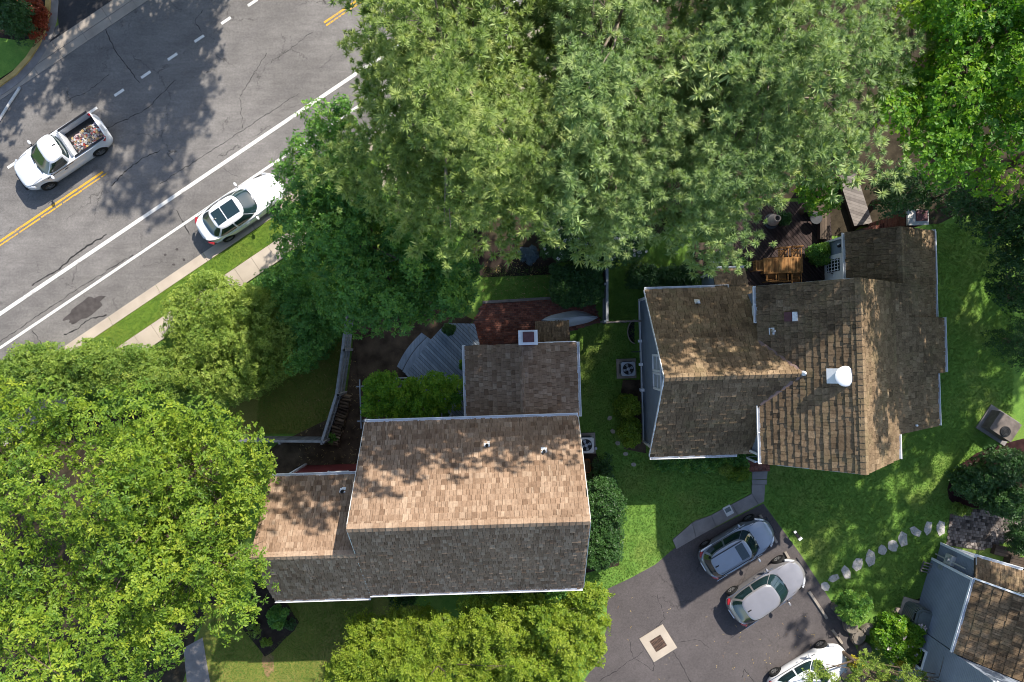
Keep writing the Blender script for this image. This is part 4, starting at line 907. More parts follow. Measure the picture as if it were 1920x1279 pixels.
for x, y, a in ((1143, 784, 'closest to the air conditioner'), (1149, 809, 'second in its short row'), (1158, 831, 'in the middle of its short row'), (1173, 851, 'below the yellow-green shrubs'), (1188, 871, 'at the house corner')):
    stone(x, y, 5, f'small tan stepping stone between the houses, {a}', .2, .03, 'concrete_warm', 'stepping stones between the houses', .8)
# wheel stops
for (a, b_), lab in zip((((1424, 965), (1456, 1017)), ((1471, 1034), (1484, 1056)), ((1516, 1108), (1550, 1159)), ((1560, 1180), (1578, 1206))), ('in front of the blue-grey car', 'in front of the taupe crossover', 'in the empty bay of the driveway', 'in front of the white car')):
    q0, q1 = P(*a), P(*b_); m_ = MB(); d = (q1-q0); L = d.length; a_ = math.atan2(d.y, d.x); prof = [(-.08, 0), (.08, 0), (.055, .1), (-.055, .1)]
    vs = [((q0+d*t).x-math.sin(a_)*u, (q0+d*t).y+math.cos(a_)*u, .006+z) for t in (0, 1) for u, z in prof]; m_.add(vs, [(3,2,1,0), (4,5,6,7)]+[(i, (i+1) % 4, 4+(i+1) % 4, 4+i) for i in range(4)])
    tag(m_.build('wheel_stop', 'concrete'), f'pale concrete wheel stop {lab}', 'wheel stop', 'wheel stops in the driveway')
# drain
f = Fr('drain', 'square cream concrete pad with iron drain grate in the driveway', 'drain', 1234, 1206, R(32))
MB().prism([(-.72, -.72), (.72, -.72), (.72, .72), (-.72, .72)], 0, .02).build('pad_base', 'concrete_warm', f.root, recenter=False)
for i in range(4):
    c = [(-.71,-.71),(.71,-.71),(.71,.71),(-.71,.71)]; n_ = [(-.34,-.34),(.34,-.34),(.34,.34),(-.34,.34)]; a, b_ = c[i], c[(i+1) % 4]; e, g_ = n_[(i+1) % 4], n_[i]
    MB().prism([(a[0]*.997, a[1]*.997), (b_[0]*.997, b_[1]*.997), e, g_], .012, .034+i*.002).build('pad_slab', 'concrete_warm', f.root, recenter=False)
MB().box((0, 0, .012), (.66, .66, .024)).build('drain_pit', 'black', f.root, recenter=False)
M['rust'] = nmat('rusty_iron', (.10, .062, .045), .3, 9, .8, .4)
for i in range(9): MB().box((-.29+i*.0725, 0, .032), (.042, .66, .03)).build('grate_bar', 'rust', f.root, recenter=False)
for i in range(3): MB().box((0, -.22+i*.22, .036), (.66, .05, .03)).build('grate_bar', 'rust', f.root, recenter=False)
# air conditioners
def condenser(nm, lab, px, py, rz, sx, sy, hh, mat, padmat='concrete', fan=True, pad=.15):
    f = Fr(nm, lab, 'air conditioner', px, py, rz); MB().box((0, 0, .05), (sx+pad*2, sy+pad*2, .1)).build('pad', padmat, f.root, recenter=False)
    c = MB(); r = .09; pts = []
    for cx_, cy_, a0 in ((sx/2-r, sy/2-r, 0), (-sx/2+r, sy/2-r, 90), (-sx/2+r, -sy/2+r, 180), (sx/2-r, -sy/2+r, 270)):
        pts += [(cx_+r*math.cos(R(a0+t)), cy_+r*math.sin(R(a0+t))) for t in (0, 30, 60, 90)]
    c.prism(pts, .1, hh); bo = c.build('casing', mat, f.root, recenter=False)
    for s_ in (-1, 1):
        for i in range(int((hh-.2)/.07)):
            MB().box((0, s_*(sy/2+.006), .18+i*.07), (sx-.25, .02, .03)).build('louvre', 'darkmetal', bo, recenter=False); MB().box((s_*(sx/2+.006), 0, .18+i*.07), (.02, sy-.25, .03)).build('louvre', 'darkmetal', bo, recenter=False)
    rr = min(sx, sy)*.40; top = MB().lathe([(rr*1.06, hh), (rr*1.06, hh+.02), (rr, hh+.02), (rr, hh-.0)], (0,0,0), 28).build('fan_ring', mat, f.root, recenter=False)
    MB().lathe([(.005, hh+.004), (rr*.99, hh+.004), (rr*.99, hh+.008), (.005, hh+.008)], (0,0,0), 28).build('fan_well', 'black', top, recenter=False)
    for i in range(4):
        a = i*math.pi/2+.3; q = [(.06*math.cos(a-.5), .06*math.sin(a-.5)), (rr*.9*math.cos(a-.28), rr*.9*math.sin(a-.28)), (rr*.95*math.cos(a+.1), rr*.95*math.sin(a+.1)), (rr*.8*math.cos(a+.36), rr*.8*math.sin(a+.36)), (.06*math.cos(a+.6), .06*math.sin(a+.6))]
        MB().prism(q, hh+.01, [hh+.014, hh+.014, hh+.02, hh+.03, hh+.03]).build('fan_blade', 'greymetal', top, recenter=False)
    gr = MB()
    for r_ in (.35, .6, .85): gr.tube([(rr*r_*math.cos(2*math.pi*i/20), rr*r_*math.sin(2*math.pi*i/20), hh+.045) for i in range(21)], .006, 4)
    for i in range(12): a = 2*math.pi*i/12; gr.beam((.08*math.cos(a), .08*math.sin(a), hh+.045), (rr*math.cos(a), rr*math.sin(a), hh+.03), .01, .01)
    gr.build('fan_guard', 'darkmetal', top, recenter=False); MB().lathe([(.09, hh+.03), (.08, hh+.055), (.01, hh+.06)], (0,0,0), 12).build('fan_hub', 'greymetal', top, recenter=False)
    return f
condenser('air_conditioner', 'pale cream air conditioner with grille at the gable end of the shingled house', 1096, 831, TH, .82, .78, .85, 'palemetal')
condenser('air_conditioner', 'dark blue-grey air conditioner by the blue gable wall', 1174, 691, TH, .72, .72, .75, 'greymetal', 'concrete')
# tall cylinder-cornered unit by the neighbour
f = Fr('air_conditioner', 'tall grey-green air conditioner on a tan pad by the neighbour wall', 'air conditioner', 1710, 1146, R(-16))
MB().box((0, 0, .04), (1.3, 1.25, .08)).build('pad', 'concrete_warm', f.root, recenter=False); pts = []
for cx_, cy_, a0 in ((.25, .22, 0), (-.25, .22, 90), (-.25, -.22, 180), (.25, -.22, 270)): pts += [(cx_+.27*math.cos(R(a0+t)), cy_+.27*math.sin(R(a0+t))) for t in (0, 22, 45, 67, 90)]
MB().prism(pts, .08, 1.15).build('casing', 'greenmetal', f.root, recenter=False); MB().prism([(x*.96, y*.96) for x, y in pts], 1.15, 1.32).build('fan_slot', 'black', f.root, recenter=False)
for i in range(20): a = pts[i]; MB().box((a[0]*.985, a[1]*.985, 1.235), (.03, .03, .17)).build('slot_bar', 'greymetal', f.root, recenter=False)
MB().prism(pts, 1.32, 1.36).build('top_plate', 'greenmetal', f.root, recenter=False); MB().prism([(x*.8, y*.8) for x, y in pts], 1.36, 1.46).build('top_cover', 'greenmetal', f.root, recenter=False)
for i in range(14):
    for p_, d_ in (((-.49+i*.075, -.495), (.02, .02)), ((-.49+i*.075, .495), (.02, .02))):
        if abs(p_[0]) < .3: MB().box((p_[0], p_[1], .6), (.02, .02, .95)).build('fin', 'greymetal', f.root, recenter=False)
for i in range(9): 
    for s_ in (-1, 1): MB().box((s_*.525, -.24+i*.06, .6), (.02, .02, .95)).build('fin', 'greymetal', f.root, recenter=False)
# weathered unit on the far lawn
f = Fr('old_condenser', 'brown weathered box unit with round black fan at the dark shrub bed', 'air conditioner', 1867, 797, R(-33)); M['oldmetal'] = nmat('weathered_box', (.14, .115, .10), .3, 4, .85, .3)
MB().box((.05, .03, .05), (1.75, 1.45, .1)).build('pad', 'concrete_grey', f.root, recenter=False); MB().box((0, 0, .45), (1.3, 1.05, .8)).build('casing', 'oldmetal', f.root, recenter=False)
for i in range(6): MB().box((-.02, .53, .2+i*.11), (1.1, .03, .05)).build('louvre', 'black', f.root, recenter=False)
MB().lathe([(.27, .84), (.27, .89), (.23, .9), (.1, .88), (.02, .9)], (.1, -.22, 0), 24).build('fan_cover', 'black', f.root, smooth=True, recenter=False)
for r_ in (.1, .17, .24): MB().tube([(.1+r_*math.cos(2*math.pi*i/20), -.22+r_*math.sin(2*math.pi*i/20), .91) for i in range(21)], .008, 4).build('fan_guard', 'darkmetal', f.root, recenter=False)

# ---------------------------------------------------------------- fences
def fence(name, label, path, hgt, bw=.14, mat='fencewood', cap=True, side=1, lean=0):
    c = P(*path[0]); rt = thing(name, label, 'fence', (c.x, c.y, 0)); pts = [P(*p)-c for p in path]
    for a, b in zip(pts, pts[1:]):
        d = b-a; L = d.length; u = d.normalized(); n = Vector((-u.y, u.x, 0))*side; ang = math.atan2(u.y, u.x); k_ = int(L/bw); st = L/k_
        for i in range(k_):
            p = a+u*(i+.5)*st; MB().box((p.x, p.y, hgt/2+.02), (st-.012, .022, hgt+random.uniform(-.02, .02)), ang+random.uniform(-.015, .015), random.random()).build('board', mat, rt)
        for z in (.35, hgt*.55, hgt-.2):
            p0, p1 = a+n*.04, b+n*.04; MB().beam((p0.x, p0.y, z), (p1.x, p1.y, z), .05, .09, random.random()).build('rail', mat, rt, recenter=False)
        if cap: MB().beam((a.x, a.y, hgt+.05), (b.x, b.y, hgt+.05), .12, .035, random.random()).build('cap_rail', mat, rt, recenter=False)
        kp = max(1, round(L/2.2))
        for i in range(kp+1): p = a+u*(L*i/kp)+n*.1; MB().box((p.x, p.y, hgt/2+.05), (.11, .11, hgt+.14), ang, random.random()).build('post', mat, rt)
    return rt
fence('board_fence', 'weathered grey board fence bending round the small back lawn', [(664, 590), (657, 655), (646, 735), (620, 819), (470, 818)], 1.9, side=1)
fence('board_fence', 'short grey board fence between the tarped boat and the blue-grey house', [(1131, 470), (1131, 604)], 1.7, side=-1)
c = P(1131, 606); rt = thing('rail_fence', 'single weathered rail joining the board fence to the blue gable', 'fence', (c.x, c.y, 0))
q = P(1190, 603)-c; MB().tube([(0, 0, 1.25), (q.x*.5, q.y*.5+.02, 1.27), (q.x+.15, q.y, 1.3)], .05, 7).build('rail', 'greywalk', rt, recenter=False)
for t in (.02, .6): MB().box((q.x*t, q.y*t, .62), (.1, .1, 1.24)).build('post', 'greywalk', rt, recenter=False)
# firewood along the fence
c = P(640, 780); rt = thing('firewood_stack', 'stack of split logs along the grey board fence', 'firewood', (c.x, c.y, 0))
a, b = P(655, 740)-c, P(628, 832)-c; d = (b-a); L = d.length; u = d.normalized(); n = Vector((-u.y, u.x, 0)); i = 0
for ly in range(5):
    t = .05
    while t < L:
        r = random.uniform(.05, .085); p = a+u*t; j = random.uniform(-.06, .06); rz_ = random.uniform(-.12, .12); dn = Matrix.Rotation(rz_, 3, 'Z') @ n
        MB().tube([p-dn*(.23+j)+Vector((0,0,.1+ly*.14)), p+dn*(.23-j)+Vector((0,0,.1+ly*.14+random.uniform(-.03, .03)))], r, random.choice([4, 5, 6]), random.random()).build('log', 'log', rt); t += r*2.05
# ---------------------------------------------------------------- grey deck, pergola
dk_px = [(836, 606), (890, 607), (899, 644), (899, 790), (857, 790), (760, 702), (800, 645)]
c = P(850, 690); rt = thing('grey_deck', 'pale blue-grey plank deck with steps behind the shingled house', 'deck', (c.x, c.y, 0)); lq = [(x-c.x, y-c.y) for x, y in pp(dk_px, .45)]
MB().prism([(x*.97, y*.97) for x, y in lq], .02, .4).build('deck_frame', 'black', rt, recenter=False); planks('plank', lq, R(-45), .155, .4, .45, 'deckgrey', rt, gap=.018)
for i_, off in enumerate((.0, .3)):
    a, b = P(762-6-i_*11, 700-4-i_*9)-c, P(808-6-i_*11, 636-4-i_*8)-c; u = (b-a).normalized(); n = Vector((-u.y, u.x, 0)); m_ = MB(); q = []
    for s_ in range(9): t = s_/8; q.append(a+(b-a)*t+n*.12*math.sin(math.pi*t))
    pl = [(p.x, p.y) for p in q]+[(p.x-n.x*.34, p.y-n.y*.34) for p in q[::-1]]; m_.prism(pl, .02, .3-.14*i_); m_.build('step', 'deckgrey', rt, recenter=False)
a = [P(x, y, .46)-c for x, y in ((876, 608), (879, 622), (884, 635), (891, 646))]
MB().tube([(p.x, p.y, .47) for p in a], .025, 6).build('edge_batten', 'greywood', rt, recenter=False)
# pergola posts and beams under the vine
c = P(772, 748); rt = thing('pergola', 'grey timber pergola almost hidden under a leafy vine', 'pergola', (c.x, c.y, 0), TH)
for x in (-2.1, 0, 2.1):
    for y in (-.85, .85): MB().box((x, y, 1.15), (.11, .11, 2.3)).build('post', 'greywood', rt, recenter=False)
for y in (-.85, .85): MB().beam((-2.4, y, 2.36), (2.35, y, 2.36), .06, .14).build('beam', 'greywood', rt, recenter=False)
for i in range(11): MB().beam((-2.2+i*.44, -1.2, 2.47), (-2.2+i*.44, 1.2, 2.47), .05, .1).build('rafter', 'greywood', rt, recenter=False)
# arched sunburst bench back
f = Fr('arched_bench', 'grey garden bench with arched sunburst back beside the pergola vine', 'bench', 745, 712, R(4)); M['benchgrey'] = nmat('bench_grey', (.30, .33, .36), .2, 6, .7, .2)
MB().tube([(.72*math.cos(a), .06+.05*math.sin(a), .45+.62*math.sin(a)) for a in np.linspace(0, math.pi, 17)], .035, 6).build('arched_back', 'benchgrey', f.root, recenter=False)
for a in np.linspace(.25, math.pi-.25, 9): MB().beam((.15*math.cos(a), .05, .45+.1*math.sin(a)), (.7*math.cos(a), .1, .45+.6*math.sin(a)), .03, .02).build('spoke', 'benchgrey', f.root, recenter=False)
for i in range(4): MB().beam((-.72, -.08-i*.11, .44), (.72, -.08-i*.11, .44), .09, .03).build('seat_slat', 'benchgrey', f.root, recenter=False)
for x in (-.66, .66):
    for y in (-.4, .05): MB().box((x, y, .22), (.06, .06, .44)).build('leg', 'benchgrey', f.root, recenter=False)
# tarped canoe
f = Fr('covered_canoe', 'upturned canoe under a pale grey tarp on the brick patio', 'canoe', 1068, 598, R(4)); b = MB(); vs = []; NX, NY = 28, 12; Lc = 2.95
for i in range(NX+1):
    t = i/NX*2-1; w_ = .40*max(.02, (1-abs(t)**2.2)); hgt = .18+.42*max(.0, 1-abs(t)**2.6)
    for j in range(NY+1):
        s_ = j/NY*2-1; z = .05+hgt*(1-abs(s_)**1.9)+.03*math.sin(s_*9+t*3)*(1-abs(s_)); vs.append((t*Lc/2, s_*w_+.03*math.sin(t*5), z))
b.add(vs, [(i*(NY+1)+j, (i+1)*(NY+1)+j, (i+1)*(NY+1)+j+1, i*(NY+1)+j+1) for i in range(NX) for j in range(NY)]); b.build('tarp', 'tarp', f.root, smooth=True, recenter=False)
MB().tube([(t*Lc/2, .03*math.sin(t*5)+.06*math.sin(t*2), .1+.18+.42*max(0, 1-abs(t)**2.6)) for t in np.linspace(-.95, .95, 15)], .018, 6).build('keel_fold', 'tarp', f.root, recenter=False)
for y in (-.2, .2): MB().box((0, y, .05), (2.0, .06, .1)).build('support', 'greywalk', f.root, recenter=False)
# tubs, pots and small fittings between the houses
c = P(1182, 622); b = MB(); b.tube([(.42*math.cos(a), .62*math.sin(a), .2) for a in np.linspace(R(95), R(265), 15)], .03, 6); b.v = [(x+c.x+.25, y+c.y, z) for x, y, z in b.v]; b2 = MB()
rt = thing('window_well', 'half-round metal window well against the blue gable wall', 'window well', (c.x, c.y, 0)); b.v = [(x-c.x, y-c.y, z) for x, y, z in b.v]; b.build('rim', 'concrete', rt, recenter=False)
vs = [(.25+.41*math.cos(a), .6*math.sin(a), z) for z in (.01, .2) for a in np.linspace(R(95), R(265), 15)]; MB().add(vs, [(i, i+1, 16+i, 15+i) for i in range(14)]).build('liner', 'greymetal', rt, recenter=False); MB().add(vs[:15], [tuple(range(15))]).build('gravel_floor', 'black', rt, recenter=False)
f = Fr('wooden_planter', 'orange-brown wooden crate planter beside the cream air conditioner', 'planter', 1096, 872, TH)
for i in range(3):
    z = .08+i*.14
    for s_ in (-1, 1): MB().box((0, s_*.32, z), (.5, .03, .12), 0, random.random()).build('slat', 'orangewood', f.root, recenter=False); MB().box((s_*.25, 0, z), (.03, .61, .12), 0, random.random()).build('slat', 'orangewood', f.root, recenter=False)
MB().box((0, 0, .2), (.46, .6, .36)).build('soil', 'soil', f.root, recenter=False)
f = Fr('lidded_pot', 'small dark pot with pale lid near the cream air conditioner', 'pot', 1116, 840); MB().lathe([(.07, 0), (.1, .12), (.09, .22)], n=14).build('bowl', 'darkmetal', f.root, smooth=True, recenter=False); MB().lathe([(.09, .22), (.07, .26), (.01, .27)], n=14).build('lid', 'greymetal', f.root, smooth=True, recenter=False)
f = Fr('meter_cover', 'small pale green utility cover set in the front walk', 'utility cover', 1365, 957, R(28)); MB().box((0, 0, .035), (.42, .5, .07)).build('frame', 'palemetal', f.root, recenter=False); MB().box((0, .05, .075), (.3, .22, .02)).build('lid', 'greenmetal', f.root, recenter=False)
f = Fr('path_light', 'white and black path light standing in the lawn near the driveway corner', 'path light', 1486, 997, R(-50)); MB().tube([(0, 0, 0), (0, 0, .5)], .03, 8).build('stake', 'black', f.root, recenter=False); MB().box((.1, 0, .52), (.42, .16, .1), M4=Matrix.Rotation(.3, 3, 'Y')).build('housing', 'black', f.root, recenter=False); MB().box((.3, 0, .56), (.1, .2, .14)).build('lamp_head', 'white', f.root, recenter=False); MB().box((-.14, .02, .58), (.1, .12, .08)).build('solar_cap', 'white', f.root, recenter=False)
f = Fr('roadside_post', 'pale post lying at the road edge by the curved yellow kerb', 'post', 19, 196, R(57.5)); MB().tube([(-1.0, 0, .07), (0, .01, .075), (.95, 0, .07)], .07, 8).build('shaft', 'offwhite', f.root, recenter=False); MB().lathe([(.08, -.02), (.08, .05), (.02, .07)], (.98, 0, .05), 10).build('end_cap', 'greymetal', f.root, recenter=False)
# neighbour: steps, lattice, basket cover, stone steps
f = Fr('timber_steps', 'brown timber steps down from the neighbour bay to the paver patio', 'steps', 1880, 1035, R(-14))
for i in range(3):
    for j in range(3): MB().box((0+i*.75, .25-j*.17-i*.3, .35+i*.22), (1.3, .155, .05), 0, random.random()).build('tread', 'brownwood', f.root, recenter=False)
    MB().box((i*.75, .05-i*.3, (.3+i*.22)/2), (1.25, .5, .3+i*.22)).build('riser_box', 'brownwood', f.root, recenter=False)
f = Fr('wood_rack', 'small rack of old wooden slats leaning by the neighbour meter', 'rack', 1741, 1063, R(-14))
for i in range(4): MB().beam((-.42, -.27+i*.16, .12+i*.03), (.3, -.27+i*.16, .2+i*.03), .06, .035, random.random()).build('slat', 'greywalk', f.root, recenter=False)
for x in (-.4, .25): MB().beam((x, -.32, .06), (x, .27, .17), .05, .05).build('runner', 'greywalk', f.root, recenter=False)
f = Fr('well_cover', 'domed grey window well cover against the neighbour wall', 'well cover', 1744, 1120, R(-16)); n = 12; b = MB(); vs = []
for i in range(7):
    ph = i/6*math.pi/2
    for j in range(13): a = R(80)+j/12*R(200); vs.append((.2+.52*math.cos(a)*math.cos(ph), .62*math.sin(a)*math.cos(ph), .05+.42*math.sin(ph)))
b.add(vs, [(i*13+j, i*13+j+1, (i+1)*13+j+1, (i+1)*13+j) for i in range(6) for j in range(12)]); b.build('dome', 'greymetal', f.root, smooth=True, recenter=False)
for j in range(0, 13, 2): MB().tube([tuple(Vector(vs[i*13+j])+Vector((0,0,.012))) for i in range(7)], .014, 5).build('rib', 'darkmetal', f.root, recenter=False)
M['rock'] = nmat('wall_stone', (.17, .145, .12), .4, 3, .9, .8)
for (x, y, rx, ry, rz_), lab in zip(((1566, 1138, 11, 8, .3), (1577, 1153, 10, 9, .9), (1592, 1172, 14, 13, .9), (1606, 1192, 13, 14, .9), (1619, 1215, 12, 12, .6), (1627, 1178, 14, 11, .1), (1640, 1186, 8, 14, .2)),
        ('at the end by the wheel stop', 'second from the wheel stop', 'beside the curved edging wire', 'in the middle of the low wall', 'at the front corner of the white car', 'on the lawn side as broad step', 'upright next to the pink hydrangea')):
    b = MB(); q = pp(blob(x, y, rx, ry, rz_, 12, .12)); b.prism(q, -.02, .28); b.prism([(u*.86+.14*sum(w_[0] for w_ in q)/12, v*.86+.14*sum(w_[1] for w_ in q)/12) for u, v in q], .28, .33)
    tag(b.build('wall_stone', 'rock'), f'rough brown wall stone {lab}', 'stone', 'stones edging the driveway')
for (x, y), lab in zip(((1664, 1165), (1671, 1158), (1677, 1150), (1683, 1143)), ('nearest the hydrangea', 'second from the hydrangea', 'third from the hydrangea', 'nearest the tan pad')):
    tag(MB().prism(pp(blob(x, y, 6, 4.5, .5, 9, .15)), -.02, .14).build('edging_stone', 'clay'), f'small tan edging stone {lab}', 'stone', 'edging stones of the mulch bed')
# ---------------------------------------------------------------- brown deck with furniture
DZ = .55
c = P(1470, 470); rt = thing('brown_deck', 'dark brown plank deck behind the blue-grey house', 'deck', (c.x, c.y, 0)); lq = [(x-c.x, y-c.y) for x, y in pp([(1375, 400), (1400, 378), (1555, 378), (1560, 450), (1556, 545), (1400, 545), (1378, 470)], DZ)]
MB().prism([(x*.98, y*.98) for x, y in lq], .02, DZ-.06).build('deck_frame', 'deckbrown', rt, recenter=False); planks('plank', lq, R(-50), .15, DZ-.06, DZ, 'deckbrown', rt, gap=.02)
def lc(x, y, z): q = P(x, y, z)-c; return (q.x, q.y)
for seg in (((1512, 380), (1556, 380), (1556, 398), (1512, 398)), ((1538, 399), (1556, 399), (1556, 448), (1538, 448))):
    q = [lc(x, y, DZ+.45) for x, y in seg]; MB().prism(q, DZ, DZ+.4).build('bench_box', 'deckbrown', rt, recenter=False); planks('bench_board', ccw(q), R(0) if seg[0][0] == 1512 else R(90), .13, DZ+.4, DZ+.45, 'brownwood', rt)
for i in range(4): q = [lc(x, y, .4-.1*i) for x, y in ((1303+0, 455+i*15), (1336, 455+i*15), (1336, 469+i*15), (1303, 469+i*15))]; MB().prism(q, .02, .44-.1*i).build('stair_tread', 'brownwood', rt, recenter=False)
q = [lc(x, y, .5) for x, y in ((1336, 455), (1380, 455), (1380, 512), (1336, 512))]; planks('landing_plank', ccw(q), R(0), .14, .02, .5, 'deckbrown', rt)
# cooler, table, chairs, urn, pots
f = Fr('cool_box', 'white and dark cool box on the deck landing under the pine', 'cool box', 1341, 483, TH, z=.5); MB().box((0, 0, .18), (.42, .55, .36)).build('box', 'white', f.root, recenter=False); MB().box((.03, .04, .38), (.34, .42, .06)).build('lid', 'darkmetal', f.root, recenter=False)
f = Fr('dining_table', 'rectangular slatted teak table on the brown deck', 'table', 1468.5, 497.5, TH, z=DZ+.74)
f.root.location.z = DZ; TL, TW = 1.98, .8
for i in range(26): MB().box((-TL/2+.04+i*TL/26, 0, .725), (TL/26-.012, TW-.12, .03), 0, random.random()).build('slat', 'teak', f.root, recenter=False)
for s_ in (-1, 1): MB().box((0, s_*(TW/2-.035), .725), (TL, .07, .035)).build('edge_board', 'teak', f.root, recenter=False); MB().box((s_*TL*.16, 0, .733), (.05, TW-.1, .03)).build('cross_board', 'teak', f.root, recenter=False)
for x in (-.88, .88):
    for y in (-.32, .32): MB().box((x, y, .355), (.08, .08, .71)).build('leg', 'teak', f.root, recenter=False)
def chair(px, py, rz, lab):
    f = Fr('deck_chair', lab, 'chair', px, py, TH+rz, 'teak chairs round the deck table', z=DZ+.44); f.root.location.z = DZ; w_ = .5
    for i in range(7): MB().box((0, -.2+i*.066, .43), (w_-.06, .052, .022), 0, random.random()).build('seat_slat', 'teak', f.root, recenter=False)
    for i in range(6): MB().box((-.2+i*.08, .30+.02, .69), (.045, .02, .42), 0, random.random()).build('back_slat', 'teak', f.root, recenter=False)
    for z in (.5, .92): MB().box((0, .31, z), (w_, .045, .055)).build('back_rail', 'teak', f.root, recenter=False)
    for s_ in (-1, 1):
        MB().box((s_*.235, .31, .47), (.045, .05, .94)).build('leg', 'teak', f.root, recenter=False); MB().box((s_*.235, -.22, .32), (.045, .045, .64)).build('leg', 'teak', f.root, recenter=False); MB().box((s_*.235, .04, .655), (.055, .6, .03)).build('armrest', 'teak', f.root, recenter=False)
chair(1467, 477, 0, 'teak chair on the far side of the table, left one of two'); chair(1491, 475, 0, 'teak chair on the far side of the table, right one of two'); chair(1424, 499, R(90), 'teak chair alone at the end of the table')
chair(1444, 517, R(180), 'teak chair on the house side of the table, first from its end chair'); chair(1466, 517, R(180), 'teak chair on the house side of the table, middle of three'); chair(1491, 521, R(180), 'teak chair on the house side of the table, farthest from its end chair')
f = Fr('clay_urn', 'pale clay chimney-shaped urn on the brown deck under the pine', 'urn', 1446, 415, 0, z=DZ); MB().lathe([(.16, 0), (.26, .12), (.30, .35), (.26, .6), (.16, .8), (.13, .95), (.17, 1.0), (.15, 1.02), (.11, .98)], n=24).build('pot', 'clay', f.root, smooth=True, recenter=False); MB().lathe([(.005, .975), (.12, .975), (.12, .985), (.005, .985)], n=20).build('opening', 'black', f.root, recenter=False); MB().lathe([(.38, 0), (.4, .03), (.3, .05), (.05, .05)], (0,0,.002), 20).build('stand', 'darkmetal', f.root, recenter=False)
f = Fr('round_side_table', 'black round metal side table in the deck corner', 'table', 1523, 412, 0, z=DZ); MB().lathe([(.3, .5), (.32, .52), (.3, .54), (.02, .54)], n=24).build('top', 'darkmetal', f.root, recenter=False); [MB().beam((.25*math.cos(a), .25*math.sin(a), 0), (.05*math.cos(a), .05*math.sin(a), .5), .03, .03).build('leg', 'darkmetal', f.root, recenter=False) for a in (.3, 2.4, 4.5)]
# plank walk behind the deck
c = P(1606, 395); rt = thing('plank_walk', 'narrow grey plank walk running from the deck into the trees', 'walkway', (c.x, c.y, 0)); q = [(P(x, y, .35)-c) for x, y in ((1572, 330), (1606, 325), (1636, 418), (1602, 424))]; q = ccw([(v.x, v.y) for v in q]); MB().prism([(x*.95, y*.97) for x, y in q], .02, .3).build('walk_frame', 'brownwood', rt, recenter=False); planks('plank', q, R(-18), .15, .3, .35, 'greywalk', rt)
# ================================================================ vegetation
def in_poly(x, y, poly):
    x = np.asarray(x); y = np.asarray(y); ins = np.zeros(x.shape, bool); n = len(poly)
    for i in range(n):
        (x0, y0), (x1, y1) = poly[i], poly[(i+1) % n]
        if y0 == y1: continue
        ins ^= ((y0 > y) != (y1 > y)) & (x < (x1-x0)*(y-y0)/(y1-y0)+x0)
    return ins
def edge_dist(x, y, poly):
    d = np.full(np.shape(x), 1e9); n = len(poly)
    for i in range(n):
        (x0, y0), (x1, y1) = poly[i], poly[(i+1) % n]; dx, dy = x1-x0, y1-y0; t = np.clip(((x-x0)*dx+(y-y0)*dy)/(dx*dx+dy*dy+1e-9), 0, 1)
        d = np.minimum(d, np.hypot(x-x0-t*dx, y-y0-t*dy))
    return d
def unit(v): return v/np.maximum(np.linalg.norm(v, axis=-1, keepdims=True), 1e-6)
def clumps_poly(poly, zt, ze, r, sep=1.0, inset=.5, rough=.4, mound=0, msize=1.8, gap=0):
    """clump centres over the outline a crown shows from above, domed from its rim to its top"""
    poly = [tuple(p) for p in poly]; a = np.array(poly); lo, hi = a.min(0), a.max(0); zm = (zt+ze)/2; ppm = PX/(1-zm/H); out = []
    N = int((hi[0]-lo[0])*(hi[1]-lo[1])/(r*ppm)**2*9)+40; x = rng.uniform(lo[0], hi[0], N); y = rng.uniform(lo[1], hi[1], N); ok = in_poly(x, y, poly); x, y = x[ok], y[ok]
    d = edge_dist(x, y, poly); ok = d > r*ppm*inset; x, y, d = x[ok], y[ok], d[ok]
    if len(d) == 0: return np.zeros((0, 3)), np.zeros(0)
    keep = []; g = {}; ms = r*ppm*sep
    for i in range(len(x)):
        k_ = (int(x[i]//ms), int(y[i]//ms))
        if all(math.hypot(x[i]-x[j], y[i]-y[j]) > ms for dx in (-1, 0, 1) for dy in (-1, 0, 1) for j in g.get((k_[0]+dx, k_[1]+dy), ())): g.setdefault(k_, []).append(i); keep.append(i)
    x, y, d = x[keep], y[keep], d[keep]; t = np.clip(d/max(d.max(), 1), 0, 1); f = np.sqrt(1-(1-t)**2); z = ze+(zt-ze)*f+rng.normal(0, rough, len(x))
    if mound and len(x) > 6:                                     # boughs: mounds of foliage with hollows between them
        cs = []
        for i in rng.permutation(len(x)):
            if all(math.hypot(x[i]-x[j], y[i]-y[j]) > msize*ppm*rng.uniform(.75, 1.2) for j in cs): cs.append(i)
        dn = np.min(np.hypot(x[:, None]-x[cs][None], y[:, None]-y[cs][None]), 1)/(msize*ppm*.75); bs = rng.normal(0, mound*.35, len(cs))[np.argmin(np.hypot(x[:, None]-x[cs][None], y[:, None]-y[cs][None]), 1)]
        z += mound*(.5-np.clip(dn, 0, 1.2))+bs; ok = rng.random(len(x)) > gap*np.clip(dn-.45, 0, 1)*1.8; x, y, z, t = x[ok], y[ok], z[ok], t[ok]
    s = (1-z/H)/PX; return np.stack([(x-960)*s, -(y-639.5)*s, z], 1), t
def rosettes(c, r, n, flat=.7, down=-.25):
    """points and outward axes on the leafy shells of clumps"""
    m = len(c)*n; d = unit(rng.normal(size=(m*2, 3))); d = d[d[:, 2] > down][:m]; m = len(d); ci = np.repeat(np.arange(len(c)), n)[:m]
    rr = (r[ci] if np.ndim(r) else r)*rng.uniform(.55, 1.08, m); p = c[ci]+d*rr[:, None]*np.array([1, 1, flat]); ax = unit(d*np.array([1, 1, 1.2])+np.array([0, 0, .45])+rng.normal(0, .25, (m, 3))); return p, ax, ci
